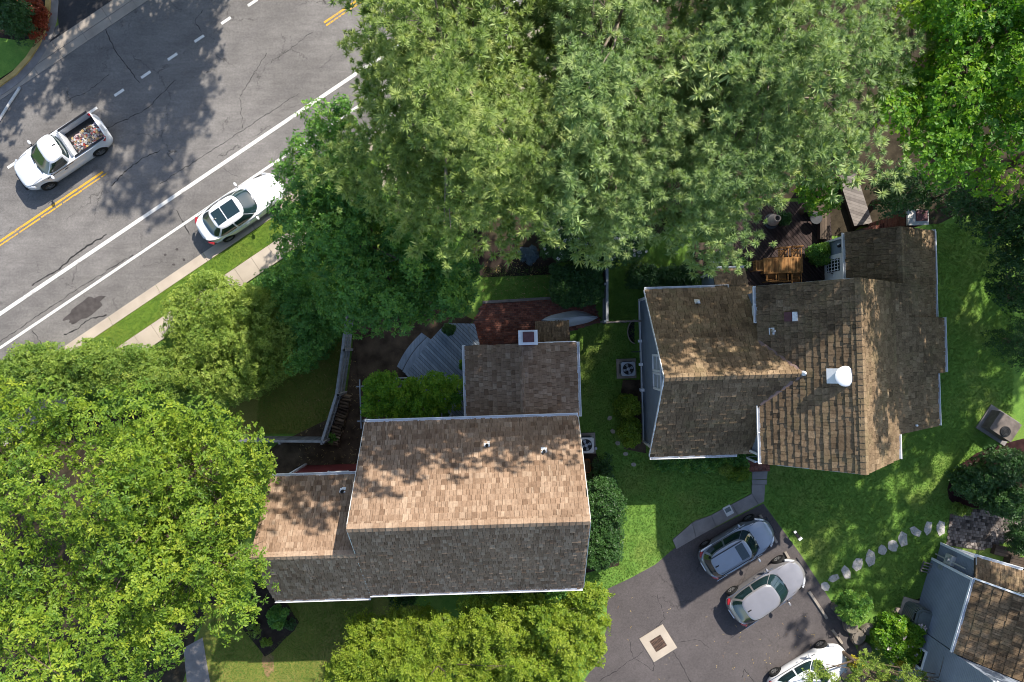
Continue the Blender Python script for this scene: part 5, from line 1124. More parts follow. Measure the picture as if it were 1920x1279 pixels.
def leaves(p, ax, K, L, W, tilt, tint, fold=.0):
    """K kite-shaped leaves round each axis; returns verts, quads, tint"""
    m = len(p); ref = np.where(np.abs(ax[:, 2:3]) < .9, np.array([[0, 0, 1.]]), np.array([[1., 0, 0]])); u = unit(np.cross(ax, ref)); v = np.cross(ax, u)
    a = (np.arange(K)*2*np.pi/K)[None]+rng.uniform(0, 6.28, (m, 1))+rng.normal(0, .25, (m, K)); ti = tilt+rng.normal(0, .3, (m, K)); ln = L*rng.uniform(.6, 1.25, (m, K)); wd = W*rng.uniform(.7, 1.3, (m, K))
    rad = u[:, None]*np.cos(a)[..., None]+v[:, None]*np.sin(a)[..., None]; dr = rad*np.cos(ti)[..., None]+ax[:, None]*np.sin(ti)[..., None]
    sd = unit(np.cross(dr, ax[:, None]+rng.normal(0, .35, (m, K, 3)))); b = p[:, None]+rad*.01; tip = b+dr*ln[..., None]; mid = b+dr*(ln*.55)[..., None]
    vs = np.stack([b, mid-sd*wd[..., None]/2, tip-ax[:, None]*(ln*.18)[..., None], mid+sd*wd[..., None]/2], 2).reshape(-1, 3); n = m*K
    return vs, np.arange(n*4).reshape(n, 4), np.clip(np.repeat(tint, K)+rng.normal(0, .10, n), 0, 1)
def needles(p, ax, K, L, W, spread, tint):
    m = len(p); d = unit(ax[:, None]+rng.normal(0, spread, (m, K, 3))); ln = L*rng.uniform(.65, 1.15, (m, K)); sd = unit(np.cross(d, np.array([.25, .4, .8])+rng.normal(0, .45, (m, K, 3))))*W/2
    b = np.repeat(p[:, None], K, 1); vs = np.stack([b-sd, b+sd, b+d*ln[..., None]], 2).reshape(-1, 3); n = m*K
    return vs, np.arange(n*3).reshape(n, 3), np.clip(np.repeat(tint, K)+rng.normal(0, .08, n), 0, 1)
def limbs(mb, base, top, tips, r0, n=8, sides=7):
    """trunk with forked limbs reaching towards some clumps"""
    base, top = Vector(base), Vector(top); L = (top-base).length
    bend = [base+(top-base)*t+Vector((math.sin(t*5+base.x), math.cos(t*4+base.y), 0))*.12*math.sin(math.pi*t) for t in np.linspace(0, 1, 9)]
    mb.tube(bend, [r0*(1.25 if i == 0 else 1-.9*i/8) for i in range(9)], sides+3); lm = MB()
    for t_ in tips:
        t_ = Vector(t_); hz = math.hypot(t_.x-base.x, t_.y-base.y); f = max(.2, min(.92, (t_.z-base.z-hz*.45)/L)); s = base+(top-base)*f; m_ = s.lerp(t_, .5)+Vector((random.uniform(-.2, .2), random.uniform(-.2, .2), hz*.08)); rr = r0*(1-.75*f)*.5
        lm.tube([s, s.lerp(m_, .6), m_, t_.lerp(m_, .35), t_], [rr, rr*.8, rr*.6, rr*.4, rr*.12], 5)
        for _ in range(2): q = m_.lerp(t_, random.uniform(.2, .7)); e = q+Vector((random.uniform(-1, 1), random.uniform(-1, 1), random.uniform(0, .5))).normalized()*hz*.22; lm.tube([q, q.lerp(e, .5), e], [rr*.35, rr*.25, rr*.08], 4)
    return mb, lm
def tree(name, label, base, poly, zt, ze, r, mat, K=6, L=.17, W=.075, n=42, tilt=.35, bark='bark', cat='tree', group=None, under=.5, r0=None, sep=.95, layers=2, rough=.45, bias=0, inset=.45, nlimb=26, flat=.7, mound=1.1, msize=1.7, gap=.25, shoots=3, sl=.45):
    b0 = P(*base); rt = thing(name, label, cat, (b0.x, b0.y, 0), 0, group); c, t = clumps_poly(poly, zt, ze, r, sep, inset, rough, mound, msize, gap); o = np.array(b0[:])
    allc = [c]; nn = [n]; cen = c.mean(0)
    for k_ in range(1, layers):                                  # inner, lower clumps so the crown has depth from the side too
        q = c.copy(); q[:, :2] = cen[:2]+(q[:, :2]-cen[:2])*(1-.16*k_); q[:, 2] -= r*1.1*k_+rng.uniform(0, r*.6, len(q)); q = q[q[:, 2] > max(.5, ze*.45)]; allc.append(q); nn.append(int(n*under))
    V, F, T = [], [], []; off = 0
    for q, m in zip(allc, nn):
        if len(q) == 0: continue
        ct = rng.normal(.45+bias, .13, len(q)); p, ax, ci = rosettes(q, r*rng.uniform(.75, 1.2, len(q)), m, flat); zf = (p[:, 2]-q[ci, 2])/r
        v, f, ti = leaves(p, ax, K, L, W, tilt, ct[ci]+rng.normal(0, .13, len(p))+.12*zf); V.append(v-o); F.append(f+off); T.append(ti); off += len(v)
    if shoots:                                                   # leafy shoots sticking out of the clumps
        p, ax, ci = rosettes(c, r*.95, shoots, flat, .0); ax = unit(ax+rng.normal(0, .35, ax.shape)); ns = 6; ln = sl*rng.uniform(.5, 1.3, len(p)); tt = np.linspace(.1, 1, ns)
        q = (p[:, None]+ax[:, None]*(ln[:, None]*tt[None])[..., None]); q[..., 2] -= (ln[:, None]*tt[None]**2)*.18; q = q.reshape(-1, 3); aa = np.repeat(ax, ns, 0)
        v, f, ti = leaves(q, aa, 3, L*.85, W, .6, np.repeat(rng.normal(.6+bias, .15, len(p)), ns)); V.append(v-o); F.append(f+off); T.append(ti); off += len(v)
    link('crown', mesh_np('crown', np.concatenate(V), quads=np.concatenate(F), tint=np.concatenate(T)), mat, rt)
    sel = c[rng.choice(len(c), min(nlimb, len(c)), replace=False)]-o; top = Vector(cen-o); top.z = max(c[:, 2].max()-r, top.z)
    tr, lm = limbs(MB(), (0, 0, -.05), top, [tuple(s-np.array([0, 0, r*.5])) for s in sel], r0 or .018*zt+.06); tr.build('trunk', bark, rt, smooth=True, recenter=False); lm.build('limbs', bark, rt, smooth=True, recenter=False)
    return rt, c
def pine(name, label, base, poly, zt, ze, mat, r=.66, sep=.70, group='tall pines behind the houses', bare=0):
    b0 = P(*base); rt = thing(name, label, 'pine tree', (b0.x, b0.y, 0), 0, group); o = np.array(b0[:]); c, t = clumps_poly(poly, zt, ze, r, sep, .5, .4, 2.6, 1.5, .45); cen = np.array([b0.x, b0.y, 0])
    V, F, T = [], [], []; off = 0; lay = [(c, 17, 58, .205, .027)]
    for k_ in (1, 2, 3):
        q = c[rng.random(len(c)) < .75].copy(); q[:, :2] = cen[:2]+(q[:, :2]-cen[:2])*(1-.07*k_)+rng.normal(0, .4, (len(q), 2)); q[:, 2] -= 1.5*k_+rng.uniform(0, .9, len(q)); lay.append((q, 12 if k_ == 1 else 8, 24, .30, .08))
    for q, nb, K, rb, wd in lay:                                 # each bough is a fan of round needle tufts
        rd = q-cen; rd[:, 2] = 0; rd = unit(rd); ct = rng.normal(.42, .13, len(q)); M_ = len(q)*nb; ci = np.repeat(np.arange(len(q)), nb)
        side = np.cross(rd, np.array([0, 0, 1.])); u = rng.uniform(-1, 1, M_); s_ = rng.normal(0, .5, M_)*(1.2-.5*u)
        p = q[ci]+rd[ci]*(u*r*1.35)[:, None]+side[ci]*(s_*r)[:, None]; p[:, 2] += r*(.30*(1-u**2)-.45*np.maximum(u, 0)**2-.3*s_**2)+rng.normal(0, .12, M_)
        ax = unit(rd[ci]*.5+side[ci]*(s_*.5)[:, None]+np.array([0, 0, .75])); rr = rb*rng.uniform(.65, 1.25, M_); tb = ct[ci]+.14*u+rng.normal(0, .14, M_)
        d = unit(ax[:, None]*.55+unit(rng.normal(size=(M_, K, 3)))); L_ = rr[:, None]*rng.uniform(.75, 1.12, (M_, K)); sd = unit(np.cross(d, np.array([.25, .4, .8])+rng.normal(0, .5, (M_, K, 3))))*(wd*rng.uniform(.7, 1.3, (M_, K)))[..., None]/2
        b = p[:, None]+d*(L_*.18)[..., None]; tip = p[:, None]+d*L_[..., None]; v = np.stack([b-sd, b+sd, tip], 2).reshape(-1, 3); nn = M_*K
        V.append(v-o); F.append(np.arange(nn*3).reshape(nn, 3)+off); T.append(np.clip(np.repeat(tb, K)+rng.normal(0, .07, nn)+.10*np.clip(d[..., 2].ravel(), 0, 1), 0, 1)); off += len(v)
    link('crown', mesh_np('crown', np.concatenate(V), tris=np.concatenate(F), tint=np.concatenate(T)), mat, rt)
    sel = c[rng.choice(len(c), min(34, len(c)), replace=False)]-o; tr, lm = limbs(MB(), (0, 0, -.05), Vector((c[:, 0].mean()-o[0], c[:, 1].mean()-o[1], c[:, 2].max()-2.6)), [tuple(s-np.array([0, 0, .9])) for s in sel], .30)
    tr.build('trunk', 'bark', rt, smooth=True, recenter=False); lm.build('limbs', 'palebark', rt, smooth=True, recenter=False); return rt, c
def shrub(name, label, poly, zt, ze, r, mat, K=6, L=.12, W=.06, n=40, cat='shrub', group=None, tilt=.4, sep=.85, flowers=None, nf=0, flat=.8, rough=.16, layers=2, bias=0, fr=.06):
    a = np.array(poly, float); cx, cy = a.mean(0); b0 = P(cx, cy, 0); s = (1-(zt+ze)/2/H); g = P(960+(cx-960)*s, 639.5+(cy-639.5)*s); rt = thing(name, label, cat, (g.x, g.y, 0), 0, group); o = np.array([g.x, g.y, 0]); c, t = clumps_poly(poly, zt, ze, r, sep, .35, rough, rough*2, r*2.6, 0)
    if len(c) == 0: c = np.array([[*P(cx, cy, ze)[:2], ze]])
    V, F, T = [], [], []; off = 0; lay = [(c, n)]; z = ze
    while z > .45 and layers > 1:
        z -= r*1.2; q = c.copy(); q[:, 2] = np.maximum(.2, q[:, 2]-(ze-z)); lay.append((q, int(n*.45)))
    for q, m in lay:
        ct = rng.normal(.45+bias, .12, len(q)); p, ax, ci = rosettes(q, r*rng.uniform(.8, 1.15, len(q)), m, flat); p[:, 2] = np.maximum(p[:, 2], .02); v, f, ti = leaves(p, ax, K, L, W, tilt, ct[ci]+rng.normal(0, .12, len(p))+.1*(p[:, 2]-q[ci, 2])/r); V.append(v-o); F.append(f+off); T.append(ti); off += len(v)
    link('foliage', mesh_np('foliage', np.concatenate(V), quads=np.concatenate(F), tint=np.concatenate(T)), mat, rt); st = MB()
    for i in range(min(9, len(c))): e = c[int(rng.integers(len(c)))]-o; st.tube([(e[0]*.15, e[1]*.15, -.02), (e[0]*.6, e[1]*.6, e[2]*.45), (e[0], e[1], e[2]*.95)], [.045, .03, .012], 5)
    st.build('stems', 'bark', rt, recenter=False)
    if flowers:
        p, ax, ci = rosettes(c, r*1.06, max(1, int(nf/len(c))+1), flat, .1); sel = rng.choice(len(p), min(nf, len(p)), replace=False); v, f, ti = leaves(p[sel], ax[sel], 7, fr*1.5, fr*1.1, .25, rng.uniform(.2, .8, len(sel))); link('blossoms', mesh_np('blossoms', v-o, quads=f, tint=ti), flowers, rt)
    return rt, c
def ell(cx, cy, rx, ry, rz=0, n=18, j=.12): return blob(cx, cy, rx, ry, rz, n, j)

# ---- tall pines
pine('pine_tree', 'tall pale pine overhanging the road, leftmost of the three', (905, 415), [(700, -330), (640, -200), (590, -60), (585, -5), (640, 8), (690, 40), (618, 62), (622, 100), (668, 118), (652, 160), (700, 185), (640, 225), (588, 235), (600, 300), (585, 330), (700, 390), (760, 400), (800, 440), (835, 480), (880, 440), (925, 475), (960, 440), (1000, 395), (1050, 250), (1010, 100), (985, -40), (960, -300)], 19.5, 13.5, 'pineyel')
pine('pine_tree', 'tall blue-green pine in the middle of the three, above the white-flowering shrub', (1045, 380), [(960, -340), (985, 100), (1020, 250), (975, 380), (1030, 400), (1080, 380), (1130, 470), (1190, 440), (1240, 425), (1290, 400), (1340, 280), (1320, 100), (1310, -60), (1290, -340)], 18.5, 12.5, 'pine')
pine('pine_tree', 'tall pine with bare upper limbs beside the brown deck, rightmost of the three', (1262, 395), [(1290, -340), (1310, -60), (1300, 110), (1310, 260), (1280, 400), (1320, 440), (1345, 500), (1375, 490), (1425, 490), (1435, 440), (1415, 395), (1500, 390), (1512, 350), (1480, 310), (1540, 330), (1600, 300), (1625, 350), (1665, 385), (1672, 330), (1715, 320), (1640, 230), (1680, 155), (1722, 120), (1748, 85), (1700, 40), (1690, -60), (1640, -340)], 19.5, 13, 'pine')
# ---- broadleaf trees
tree('maple_tree', 'bright green maple filling the upper right corner behind the pines', (1530, 330), [(1650, -420), (1680, -80), (1700, 20), (1740, 100), (1650, 170), (1625, 230), (1690, 280), (1700, 335), (1760, 345), (1800, 350), (1835, 350), (1870, 370), (1920, 385), (1980, 370), (2080, 250), (2080, -420)], 16.5, 11, .85, 'maple', 6, .17, .10, 60, cat='tree', nlimb=34, layers=3, gap=.1, mound=1.4)
tree('maple_tree', 'low maple boughs showing between the pine and the plank walk', (1500, 400), [(1500, 320), (1560, 325), (1590, 345), (1575, 400), (1540, 410), (1500, 380)], 7, 5.5, .5, 'maple', 6, .15, .09, 30, nlimb=8)
for bx, by, pl, lb, nn_ in ((1830, 330, [(1990, -160), (2200, -240), (2420, -60), (2440, 300), (2330, 520), (2120, 540), (2020, 380)], 'large shade tree beyond the right edge, behind the bright maple', 64),
        (2110, 130, [(2440, -420), (2700, -460), (2860, -200), (2820, 180), (2560, 300), (2400, 60)], 'large shade tree farthest beyond the right edge', 64),
        (2000, 560, [(2360, 380), (2560, 330), (2700, 520), (2640, 740), (2420, 760), (2300, 560)], 'shade tree beyond the right edge of the lawn', 24),
        (2110, 860, [(2430, 800), (2640, 760), (2760, 960), (2660, 1160), (2440, 1130)], 'shade tree beyond the right edge beside the neighbour house', 20)):
    tree('shade_tree', lb, (bx, by), pl, 16, 10.5, 1.05, 'maple', 5, .28, .18, nn_, nlimb=18, layers=3, gap=.1)
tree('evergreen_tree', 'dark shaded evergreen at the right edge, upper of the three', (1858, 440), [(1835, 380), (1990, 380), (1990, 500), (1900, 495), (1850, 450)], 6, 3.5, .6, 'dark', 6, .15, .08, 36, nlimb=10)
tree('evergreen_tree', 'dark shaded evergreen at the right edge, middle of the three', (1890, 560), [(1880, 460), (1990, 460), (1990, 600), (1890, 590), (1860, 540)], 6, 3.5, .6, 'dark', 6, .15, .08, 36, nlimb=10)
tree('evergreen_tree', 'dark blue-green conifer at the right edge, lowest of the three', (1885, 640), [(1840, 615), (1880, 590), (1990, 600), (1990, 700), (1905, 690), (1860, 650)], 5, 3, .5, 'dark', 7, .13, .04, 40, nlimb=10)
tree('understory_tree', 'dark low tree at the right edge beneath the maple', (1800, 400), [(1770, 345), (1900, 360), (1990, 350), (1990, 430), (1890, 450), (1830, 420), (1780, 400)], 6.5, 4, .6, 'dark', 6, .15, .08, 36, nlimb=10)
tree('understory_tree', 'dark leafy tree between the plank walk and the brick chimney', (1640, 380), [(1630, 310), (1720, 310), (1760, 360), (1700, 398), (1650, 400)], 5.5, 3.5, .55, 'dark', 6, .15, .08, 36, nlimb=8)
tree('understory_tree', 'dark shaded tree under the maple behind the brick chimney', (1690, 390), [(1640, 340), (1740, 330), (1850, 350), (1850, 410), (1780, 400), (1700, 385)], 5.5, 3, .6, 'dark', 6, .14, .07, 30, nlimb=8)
rt, c = tree('holly_tree', 'glossy green holly-like tree between the parked sedan and the grey deck', (735, 540), [(512, 330), (540, 290), (515, 300), (560, 240), (590, 190), (650, 185), (690, 300), (760, 400), (840, 440), (895, 480), (900, 545), (868, 590), (825, 606), (775, 606), (740, 628), (680, 640), (645, 610), (600, 560), (560, 510), (525, 480), (505, 420)], 8.5, 4.6, .62, 'holly', 7, .17, .075, 60, nlimb=30, gap=.1, layers=3)
tree('oak_tree', 'broad yellow-green oak spreading over the lower left', (330, 930), [(120, 740), (200, 715), (300, 725), (380, 760), (430, 775), (470, 790), (520, 830), (500, 860), (505, 890), (488, 930), (500, 960), (478, 1000), (488, 1050), (500, 1095), (478, 1120), (485, 1150), (450, 1180), (455, 1215), (415, 1205), (390, 1215), (340, 1215), (340, 1250), (300, 1270), (280, 1330), (190, 1330), (130, 1200), (150, 1080), (90, 1000), (100, 860)], 10.5, 6.5, .8, 'oak', 6, .185, .078, 54, nlimb=40, bias=.05, mound=1.9, msize=2.0, gap=.15, under=.5, layers=3)
tree('oak_tree', 'yellow-green tree at the left edge above the broad oak', (90, 860), [(-90, 700), (0, 690), (60, 715), (130, 735), (110, 860), (100, 1000), (0, 1010), (-90, 990)], 9.5, 6.5, .8, 'oak', 6, .185, .078, 54, nlimb=20, mound=1.9, msize=2.0, gap=.3, under=.4)
tree('oak_tree', 'yellow-green tree in the lower left corner beside the broad oak', (130, 1110), [(-90, 990), (30, 990), (110, 1000), (165, 1090), (140, 1200), (200, 1340), (-90, 1340)], 9.5, 6.2, .8, 'oak', 6, .185, .078, 54, nlimb=20, bias=.03, mound=1.9, msize=2.0, gap=.3, under=.4)
tree('crape_myrtle', 'light yellow-green small tree in front of the shingled house at the lower edge', (860, 1200), [(615, 1245), (645, 1225), (655, 1185), (640, 1165), (668, 1150), (700, 1165), (735, 1140), (775, 1150), (800, 1140), (850, 1150), (880, 1115), (905, 1130), (990, 1140), (1010, 1180), (990, 1330), (610, 1330)], 4.6, 2.8, .36, 'myrtle', 7, .17, .055, 30, nlimb=20, shoots=6, sl=.6, bias=.08, mound=.7, msize=1.1, rough=.5, flat=.9)
tree('crape_myrtle', 'rounded yellow-green small tree between the shingled house and the driveway', (1070, 1160), [(900, 1130), (985, 1112), (1060, 1105), (1105, 1092), (1140, 1105), (1158, 1150), (1130, 1180), (1135, 1215), (1125, 1250), (1090, 1262), (1080, 1330), (960, 1330), (985, 1190)], 4.4, 2.6, .36, 'myrtle', 7, .14, .065, 34, nlimb=16, shoots=4, sl=.4, bias=.05, mound=.7, msize=1.1, rough=.45, flat=.9)
# roadside trees beyond the upper edge; they throw the shadow on the road
tree('street_tree', 'roadside shade tree beyond the upper edge of the picture', (330, -130), [(60, -700), (330, -760), (520, -640), (470, -330), (250, -250), (50, -380)], 10.5, 6.5, .95, 'oak', 5, .26, .15, 52, nlimb=20)
tree('street_tree', 'taller roadside shade tree beyond the upper left corner', (210, -40), [(-260, -420), (-60, -520), (100, -420), (60, -200), (-80, -160), (-260, -200)], 9.5, 6.0, .9, 'oak', 5, .26, .15, 46, nlimb=18)
tree('street_tree', 'tall roadside tree beyond the upper edge, nearest the road', (470, -150), [(130, -900), (330, -980), (520, -900), (540, -620), (380, -480), (180, -560)], 15.5, 11, 1.0, 'oak', 5, .26, .15, 52, nlimb=20)
# ---- shrubs
shrub('kerbside_shrub', 'leafy green shrub at the kerb left of the sidewalk', [(-60, 690), (0, 680), (30, 650), (70, 650), (110, 665), (140, 645), (170, 640), (200, 670), (190, 725), (100, 745), (-60, 740)], 3.2, 2.2, .42, 'privet', 6, .15, .07, 44, bias=-.12)
shrub('kerbside_shrub', 'mid green shrub between the sidewalk and the broad oak', [(180, 660), (235, 650), (290, 665), (330, 700), (330, 750), (240, 740), (180, 725)], 3.6, 2.6, .42, 'privet', 6, .13, .06, 44, bias=-.08)
shrub('privet_shrub', 'large light yellow-green shrub spilling over the sidewalk', [(300, 570), (335, 540), (385, 500), (430, 535), (480, 530), (530, 570), (560, 610), (555, 660), (535, 690), (520, 720), (470, 740), (420, 760), (370, 745), (320, 720), (300, 670), (310, 620)], 3.4, 2.1, .42, 'privet', 6, .13, .06, 30, bias=.12, rough=.25)
shrub('round_shrub', 'dense dark green shrub between the light shrub and the board fence', [(480, 520), (540, 490), (590, 520), (635, 570), (640, 610), (610, 650), (575, 690), (540, 700), (540, 640), (530, 580)], 3.0, 2.0, .42, 'holly', 6, .12, .06, 46, bias=-.05, rough=.2)
shrub('vine', 'leafy green vine covering the pergola behind the shingled house', [(678, 745), (690, 705), (720, 700), (760, 715), (800, 705), (850, 700), (865, 715), (855, 770), (820, 780), (780, 795), (720, 790), (685, 775)], 3.1, 2.7, .36, 'maple', 7, .13, .065, 56, cat='vine', bias=.12, layers=1)
shrub('clipped_hedge', 'block of dark clipped hedge at the end of the brick patio', [(1036, 500), (1128, 497), (1130, 560), (1090, 572), (1060, 572), (1035, 560)], 1.75, 1.6, .22, 'dark', 6, .09, .055, 36, cat='hedge', sep=.8, rough=.04, bias=.1)
shrub('flowering_shrub', 'white-flowering shrub below the middle pine', [(1000, 410), (1040, 380), (1090, 375), (1150, 390), (1200, 440), (1205, 480), (1170, 490), (1120, 500), (1110, 480), (1060, 490), (1030, 480), (1010, 450)], 3.4, 2.4, .4, 'dark', 6, .14, .065, 34, flowers='flower', nf=260, bias=.2, fr=.07)
shrub('blue_shrub', 'small blue-leaved shrub beside the white-flowering one', ell(990, 478, 17, 14), .9, .6, .22, 'blue', 7, .09, .04, 80)
shrub('side_shrub', 'tall dark green shrub along the gable end of the shingled house', [(1100, 900), (1140, 890), (1165, 930), (1168, 1000), (1160, 1050), (1125, 1075), (1100, 1060), (1098, 980)], 2.2, 1.7, .36, 'dark', 6, .12, .06, 46, bias=.15)
shrub('side_shrub', 'bare-looking dark shrub behind the orange-brown planter', ell(1128, 880, 20, 24), .9, .5, .3, 'dark', 6, .1, .04, 26, bias=-.2)
shrub('yellow_green_shrub', 'rounded yellow-green shrub by the blue gable, upper of two', ell(1177, 765, 19, 24), 1.2, .8, .24, 'myrtle', 8, .12, .06, 60, bias=-.15)
shrub('yellow_green_shrub', 'rounded yellow-green shrub by the blue gable, lower of two', ell(1182, 812, 19, 24), 1.2, .8, .24, 'myrtle', 8, .12, .06, 60, bias=-.15)
shrub('back_hedge', 'dark shaded hedge above the cross wing of the blue-grey house', [(1180, 500), (1300, 495), (1310, 530), (1290, 540), (1210, 540), (1180, 535)], 1.6, 1.2, .3, 'dark', 6, .1, .05, 50, bias=-.1)
shrub('foundation_plants', 'low green ground cover under the front eave of the blue-grey house', [(1225, 858), (1400, 852), (1405, 875), (1340, 882), (1230, 880)], .5, .35, .18, 'holly', 6, .1, .06, 40, rough=.05, layers=1)
shrub('entry_shrub', 'small yellow-green flowering plant left of the front walk', ell(1385, 888, 22, 14), .6, .4, .18, 'myrtle', 7, .1, .04, 50, bias=-.2, flowers='yellowleaf', nf=14, fr=.04)
shrub('hosta', 'spiky pale green plant near the front entry', ell(1362, 882, 9, 8), .5, .4, .16, 'privet', 9, .16, .03, 24)
shrub('bed_shrub', 'dark glossy shrub in the red mulch bed, nearest the lawn', ell(1838, 905, 34, 30), 2.0, 1.4, .36, 'dark', 7, .12, .07, 50, bias=.22)
shrub('bed_shrub', 'dark blue-green shrub in the red mulch bed at the picture edge', ell(1895, 880, 40, 34), 2.4, 1.6, .4, 'dark', 7, .11, .05, 56, bias=.05)
shrub('bed_shrub', 'olive leafy shrub over the paver patio', ell(1895, 945, 34, 30), 2.2, 1.5, .36, 'dark', 7, .12, .07, 56, bias=.3)
shrub('ground_cover', 'pale low ground cover at the edge of the paver patio', ell(1800, 955, 22, 9, .2), .35, .25, .16, 'privet', 6, .08, .04, 40, bias=-.1, layers=1)
shrub('patio_shrub', 'dark shrub beyond the timber steps', ell(1915, 1010, 20, 26), 1.4, .9, .3, 'dark', 7, .1, .05, 46)
shrub('driveway_shrub', 'airy green shrub by the driveway wall stones', ell(1605, 1140, 30, 28), 1.2, .8, .26, 'holly', 8, .11, .04, 40, bias=.15)
shrub('hydrangea', 'bright green hydrangea with pink blooms by the neighbour wall', ell(1692, 1205, 44, 42), 1.5, 1.0, .3, 'maple', 6, .16, .11, 40, flowers='pinkflower', nf=40, fr=.09, bias=.1)
tree('ornamental_tree', 'yellow-green feathery small tree over the white car', (1560, 1210), [(1500, 1272), (1525, 1235), (1548, 1232), (1560, 1265), (1590, 1262), (1608, 1225), (1630, 1212), (1650, 1225), (1662, 1262), (1690, 1250), (1722, 1240), (1735, 1275), (1800, 1265), (1826, 1262), (1800, 1340), (1500, 1340)], 3.8, 3.0, .27, 'privet', 8, .12, .045, 30, nlimb=24, bias=.1, sep=1.35, mound=.4, msize=.8, gap=.5, layers=1)
shrub('yellow_shrub', 'small golden shrub behind the white car', ell(1700, 1245, 12, 10), 1.6, 1.3, .2, 'yellowleaf', 7, .09, .05, 40)
shrub('yellow_shrub', 'small golden shrub at the bonnet of the white car', ell(1608, 1252, 10, 9), 1.6, 1.3, .2, 'yellowleaf', 7, .09, .05, 40)
shrub('corner_plant', 'green bushy plant in the dark corner bed', ell(520, 1158, 17, 20), .8, .5, .22, 'holly', 7, .1, .05, 50)
shrub('corner_plant', 'sparse small plant in the dark corner bed', ell(478, 1182, 12, 14), .4, .3, .16, 'privet', 6, .08, .04, 16)
shrub('corner_plant', 'low yellow-tinged plant at the lower tip of the dark corner bed', ell(500, 1205, 9, 8), .35, .25, .14, 'myrtle', 6, .08, .04, 18, bias=-.1)
shrub('corner_plant', 'small plant at the lawn-side point of the dark corner bed', ell(545, 1170, 8, 9), .4, .3, .14, 'dark', 6, .08, .04, 20)
shrub('low_shrub', 'dark shrub under the front eave of the shingled house', [(730, 1105), (770, 1100), (775, 1130), (735, 1140)], 1.6, 1.2, .28, 'dark', 6, .12, .05, 40)
shrub('low_shrub', 'dark green shrub row at the front corner of the shingled house', [(880, 1108), (1080, 1095), (1080, 1120), (890, 1130)], 1.5, 1.2, .26, 'holly', 6, .11, .06, 40, bias=-.1)
shrub('potted_plant', 'leafy potted plant beside the glazed deck door', ell(1538, 476, 15, 20), 1.5, 1.1, .24, 'holly', 7, .13, .07, 44, bias=.1)
shrub('deck_plant', 'green plant at the edge of the deck landing', ell(1388, 496, 10, 12), 1.2, .9, .2, 'holly', 7, .1, .05, 50)
shrub('deck_plant', 'fern by the clay urn on the brown deck', ell(1470, 408, 12, 10), 1.1, .9, .2, 'dark', 8, .12, .05, 40)
shrub('wall_plant', 'bright leafy plant peeping past the rear roof edge over the grey deck', ell(870, 682, 7, 9), 1.6, 1.2, .16, 'maple', 7, .1, .06, 40)
shrub('deck_plant', 'dark rounded plant on the upper end of the grey deck', ell(842, 618, 9, 8), 1.1, .8, .17, 'dark', 7, .09, .05, 50, bias=.1)
shrub('red_shrub', 'red-leaved shrub behind the curved yellow kerb', ell(58, 30, 28, 40), .8, .5, .3, 'redleaf', 6, .1, .06, 40)
shrub('corner_shrub', 'dark green shrub in the upper left corner', ell(12, 20, 32, 42), 2.6, 1.6, .4, 'dark', 6, .14, .06, 40, bias=.1)
shrub('fence_weeds', 'tuft of weeds at the corner of the board fence', ell(625, 822, 9, 10), .6, .4, .15, 'holly', 6, .1, .04, 30)
# ---- lawn blades, clover and fallen leaves
def scatter(poly, dens, keepout=()):
    a = np.array(poly, float); lo, hi = a.min(0), a.max(0); n = int((hi[0]-lo[0])*(hi[1]-lo[1])/PX**2*dens); x = rng.uniform(lo[0], hi[0], n); y = rng.uniform(lo[1], hi[1], n); ok = in_poly(x, y, poly)
    for k_ in keepout: ok &= ~in_poly(x, y, k_)
    return x[ok], y[ok]
def blades(name, polys, dens, mat, hgt, wd, zb=0, K=3, keepout=()):
    xs, ys = zip(*[scatter(p, dens, keepout) for p in polys]); x = np.concatenate(xs); y = np.concatenate(ys); p = np.stack([(x-960)/PX, -(y-639.5)/PX, np.full(len(x), zb)], 1); pat = np.sin(p[:, 0]*1.3)*np.cos(p[:, 1]*1.1)+.6*np.sin(p[:, 0]*3.1+p[:, 1]*2.3)
    v, f, t = needles(p, np.tile([[0, 0, 1.]], (len(p), 1)), K, hgt, wd, .7, .45+.12*pat+rng.normal(0, .12, len(p))); v[:, 2] = np.maximum(v[:, 2], zb-.01); o = link(name, mesh_np(name, v, tris=f, tint=t), mat); o['kind'] = 'stuff'; return o
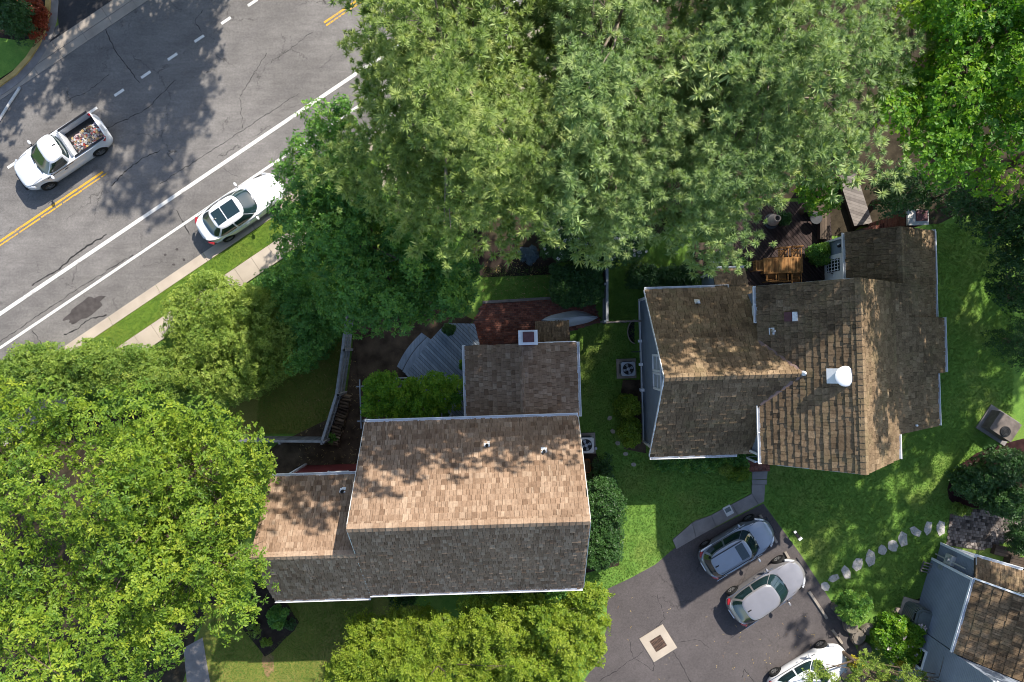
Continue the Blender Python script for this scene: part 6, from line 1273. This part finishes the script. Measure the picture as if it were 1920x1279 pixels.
beds = [[(1262, 1005), (1268, 1030), (1345, 990), (1385, 968), (1435, 944), (1440, 880), (1408, 880), (1408, 922), (1330, 962)], [(1168, 712), (1200, 712), (1212, 850), (1160, 842), (1160, 760)], [(1862, 837), (1803, 870), (1776, 917), (1790, 950), (1990, 955), (1990, 815)], [(1088, 815), (1118, 850), (1165, 960), (1160, 1060), (1085, 1080)], pv_px, [(1700, 1200), (1690, 1148), (1735, 1118), (1770, 1130), (1770, 1240)], [(1431, 944), (1500, 1038), (1560, 1130), (1612, 1228), (1660, 1330), (1660, 1700), (1000, 1700), (1085, 1290), (1137, 1180), (1139, 1104), (1228, 1059), (1264, 1028)], [(1085, 785), (1230, 560), (1230, 860), (1690, 880), (1770, 560), (1600, 400), (1240, 400)]]
blades('lawn_grass', [[(1080, 600), (1215, 600), (1440, 870), (1760, 790), (1745, 420), (1900, 420), (1900, 780), (1780, 900), (1780, 1020), (1720, 1130), (1640, 1150), (1560, 1110), (1431, 940), (1260, 1035), (1140, 1110), (1085, 1090)]], 300, 'grassblade', .09, .022, 0, 3, beds[:7])
blades('small_lawn_grass', [[(490, 660), (640, 650), (635, 740), (605, 815), (480, 815)], [(395, 1140), (700, 1090), (700, 1290), (395, 1290)], [(905, 500), (1040, 500), (1036, 558), (905, 565)], [(1135, 400), (1320, 400), (1320, 520), (1190, 600), (1135, 600)]], 380, 'grassblade', .085, .02, 0, 3, [[(480, 1060), (520, 1110), (560, 1167), (497, 1229), (453, 1172), (470, 1128)]])
blades('verge_grass', [[rp(t, q) for t, q in ((-420, 626), (260, 626), (260, 662), (-420, 662))], [rp(t, q) for t, q in ((-420, 700), (260, 700), (260, 740), (-420, 740))]], 420, 'grassblade', .07, .02, .085, 3)
def litter(name, spots, mat, z):
    p = np.array([[*P(x, y)[:2], z] for x, y in spots]); ax = unit(np.tile([[0, 0, 1.]], (len(p), 1))+rng.normal(0, .2, (len(p), 3))); v, f, t = leaves(p, ax, 2, .055, .04, .05, rng.uniform(0, 1, len(p))); v[:, 2] = np.maximum(v[:, 2], z-.003); o = link(name, mesh_np(name, v, quads=f, tint=t), mat); o['kind'] = 'stuff'
sp = [(random.gauss(1470, 60), random.gauss(1205, 35)) for _ in range(46)]+[(random.uniform(1140, 1420), random.uniform(1100, 1279)) for _ in range(24)]
litter('fallen_leaves', [s for s in sp if s[0] > 1150], 'litter', .012)
litter('yard_litter', [(random.uniform(560, 760), random.uniform(650, 880)) for _ in range(500)]+[(random.uniform(905, 1040), random.uniform(490, 560)) for _ in range(120)], 'litter', .06)
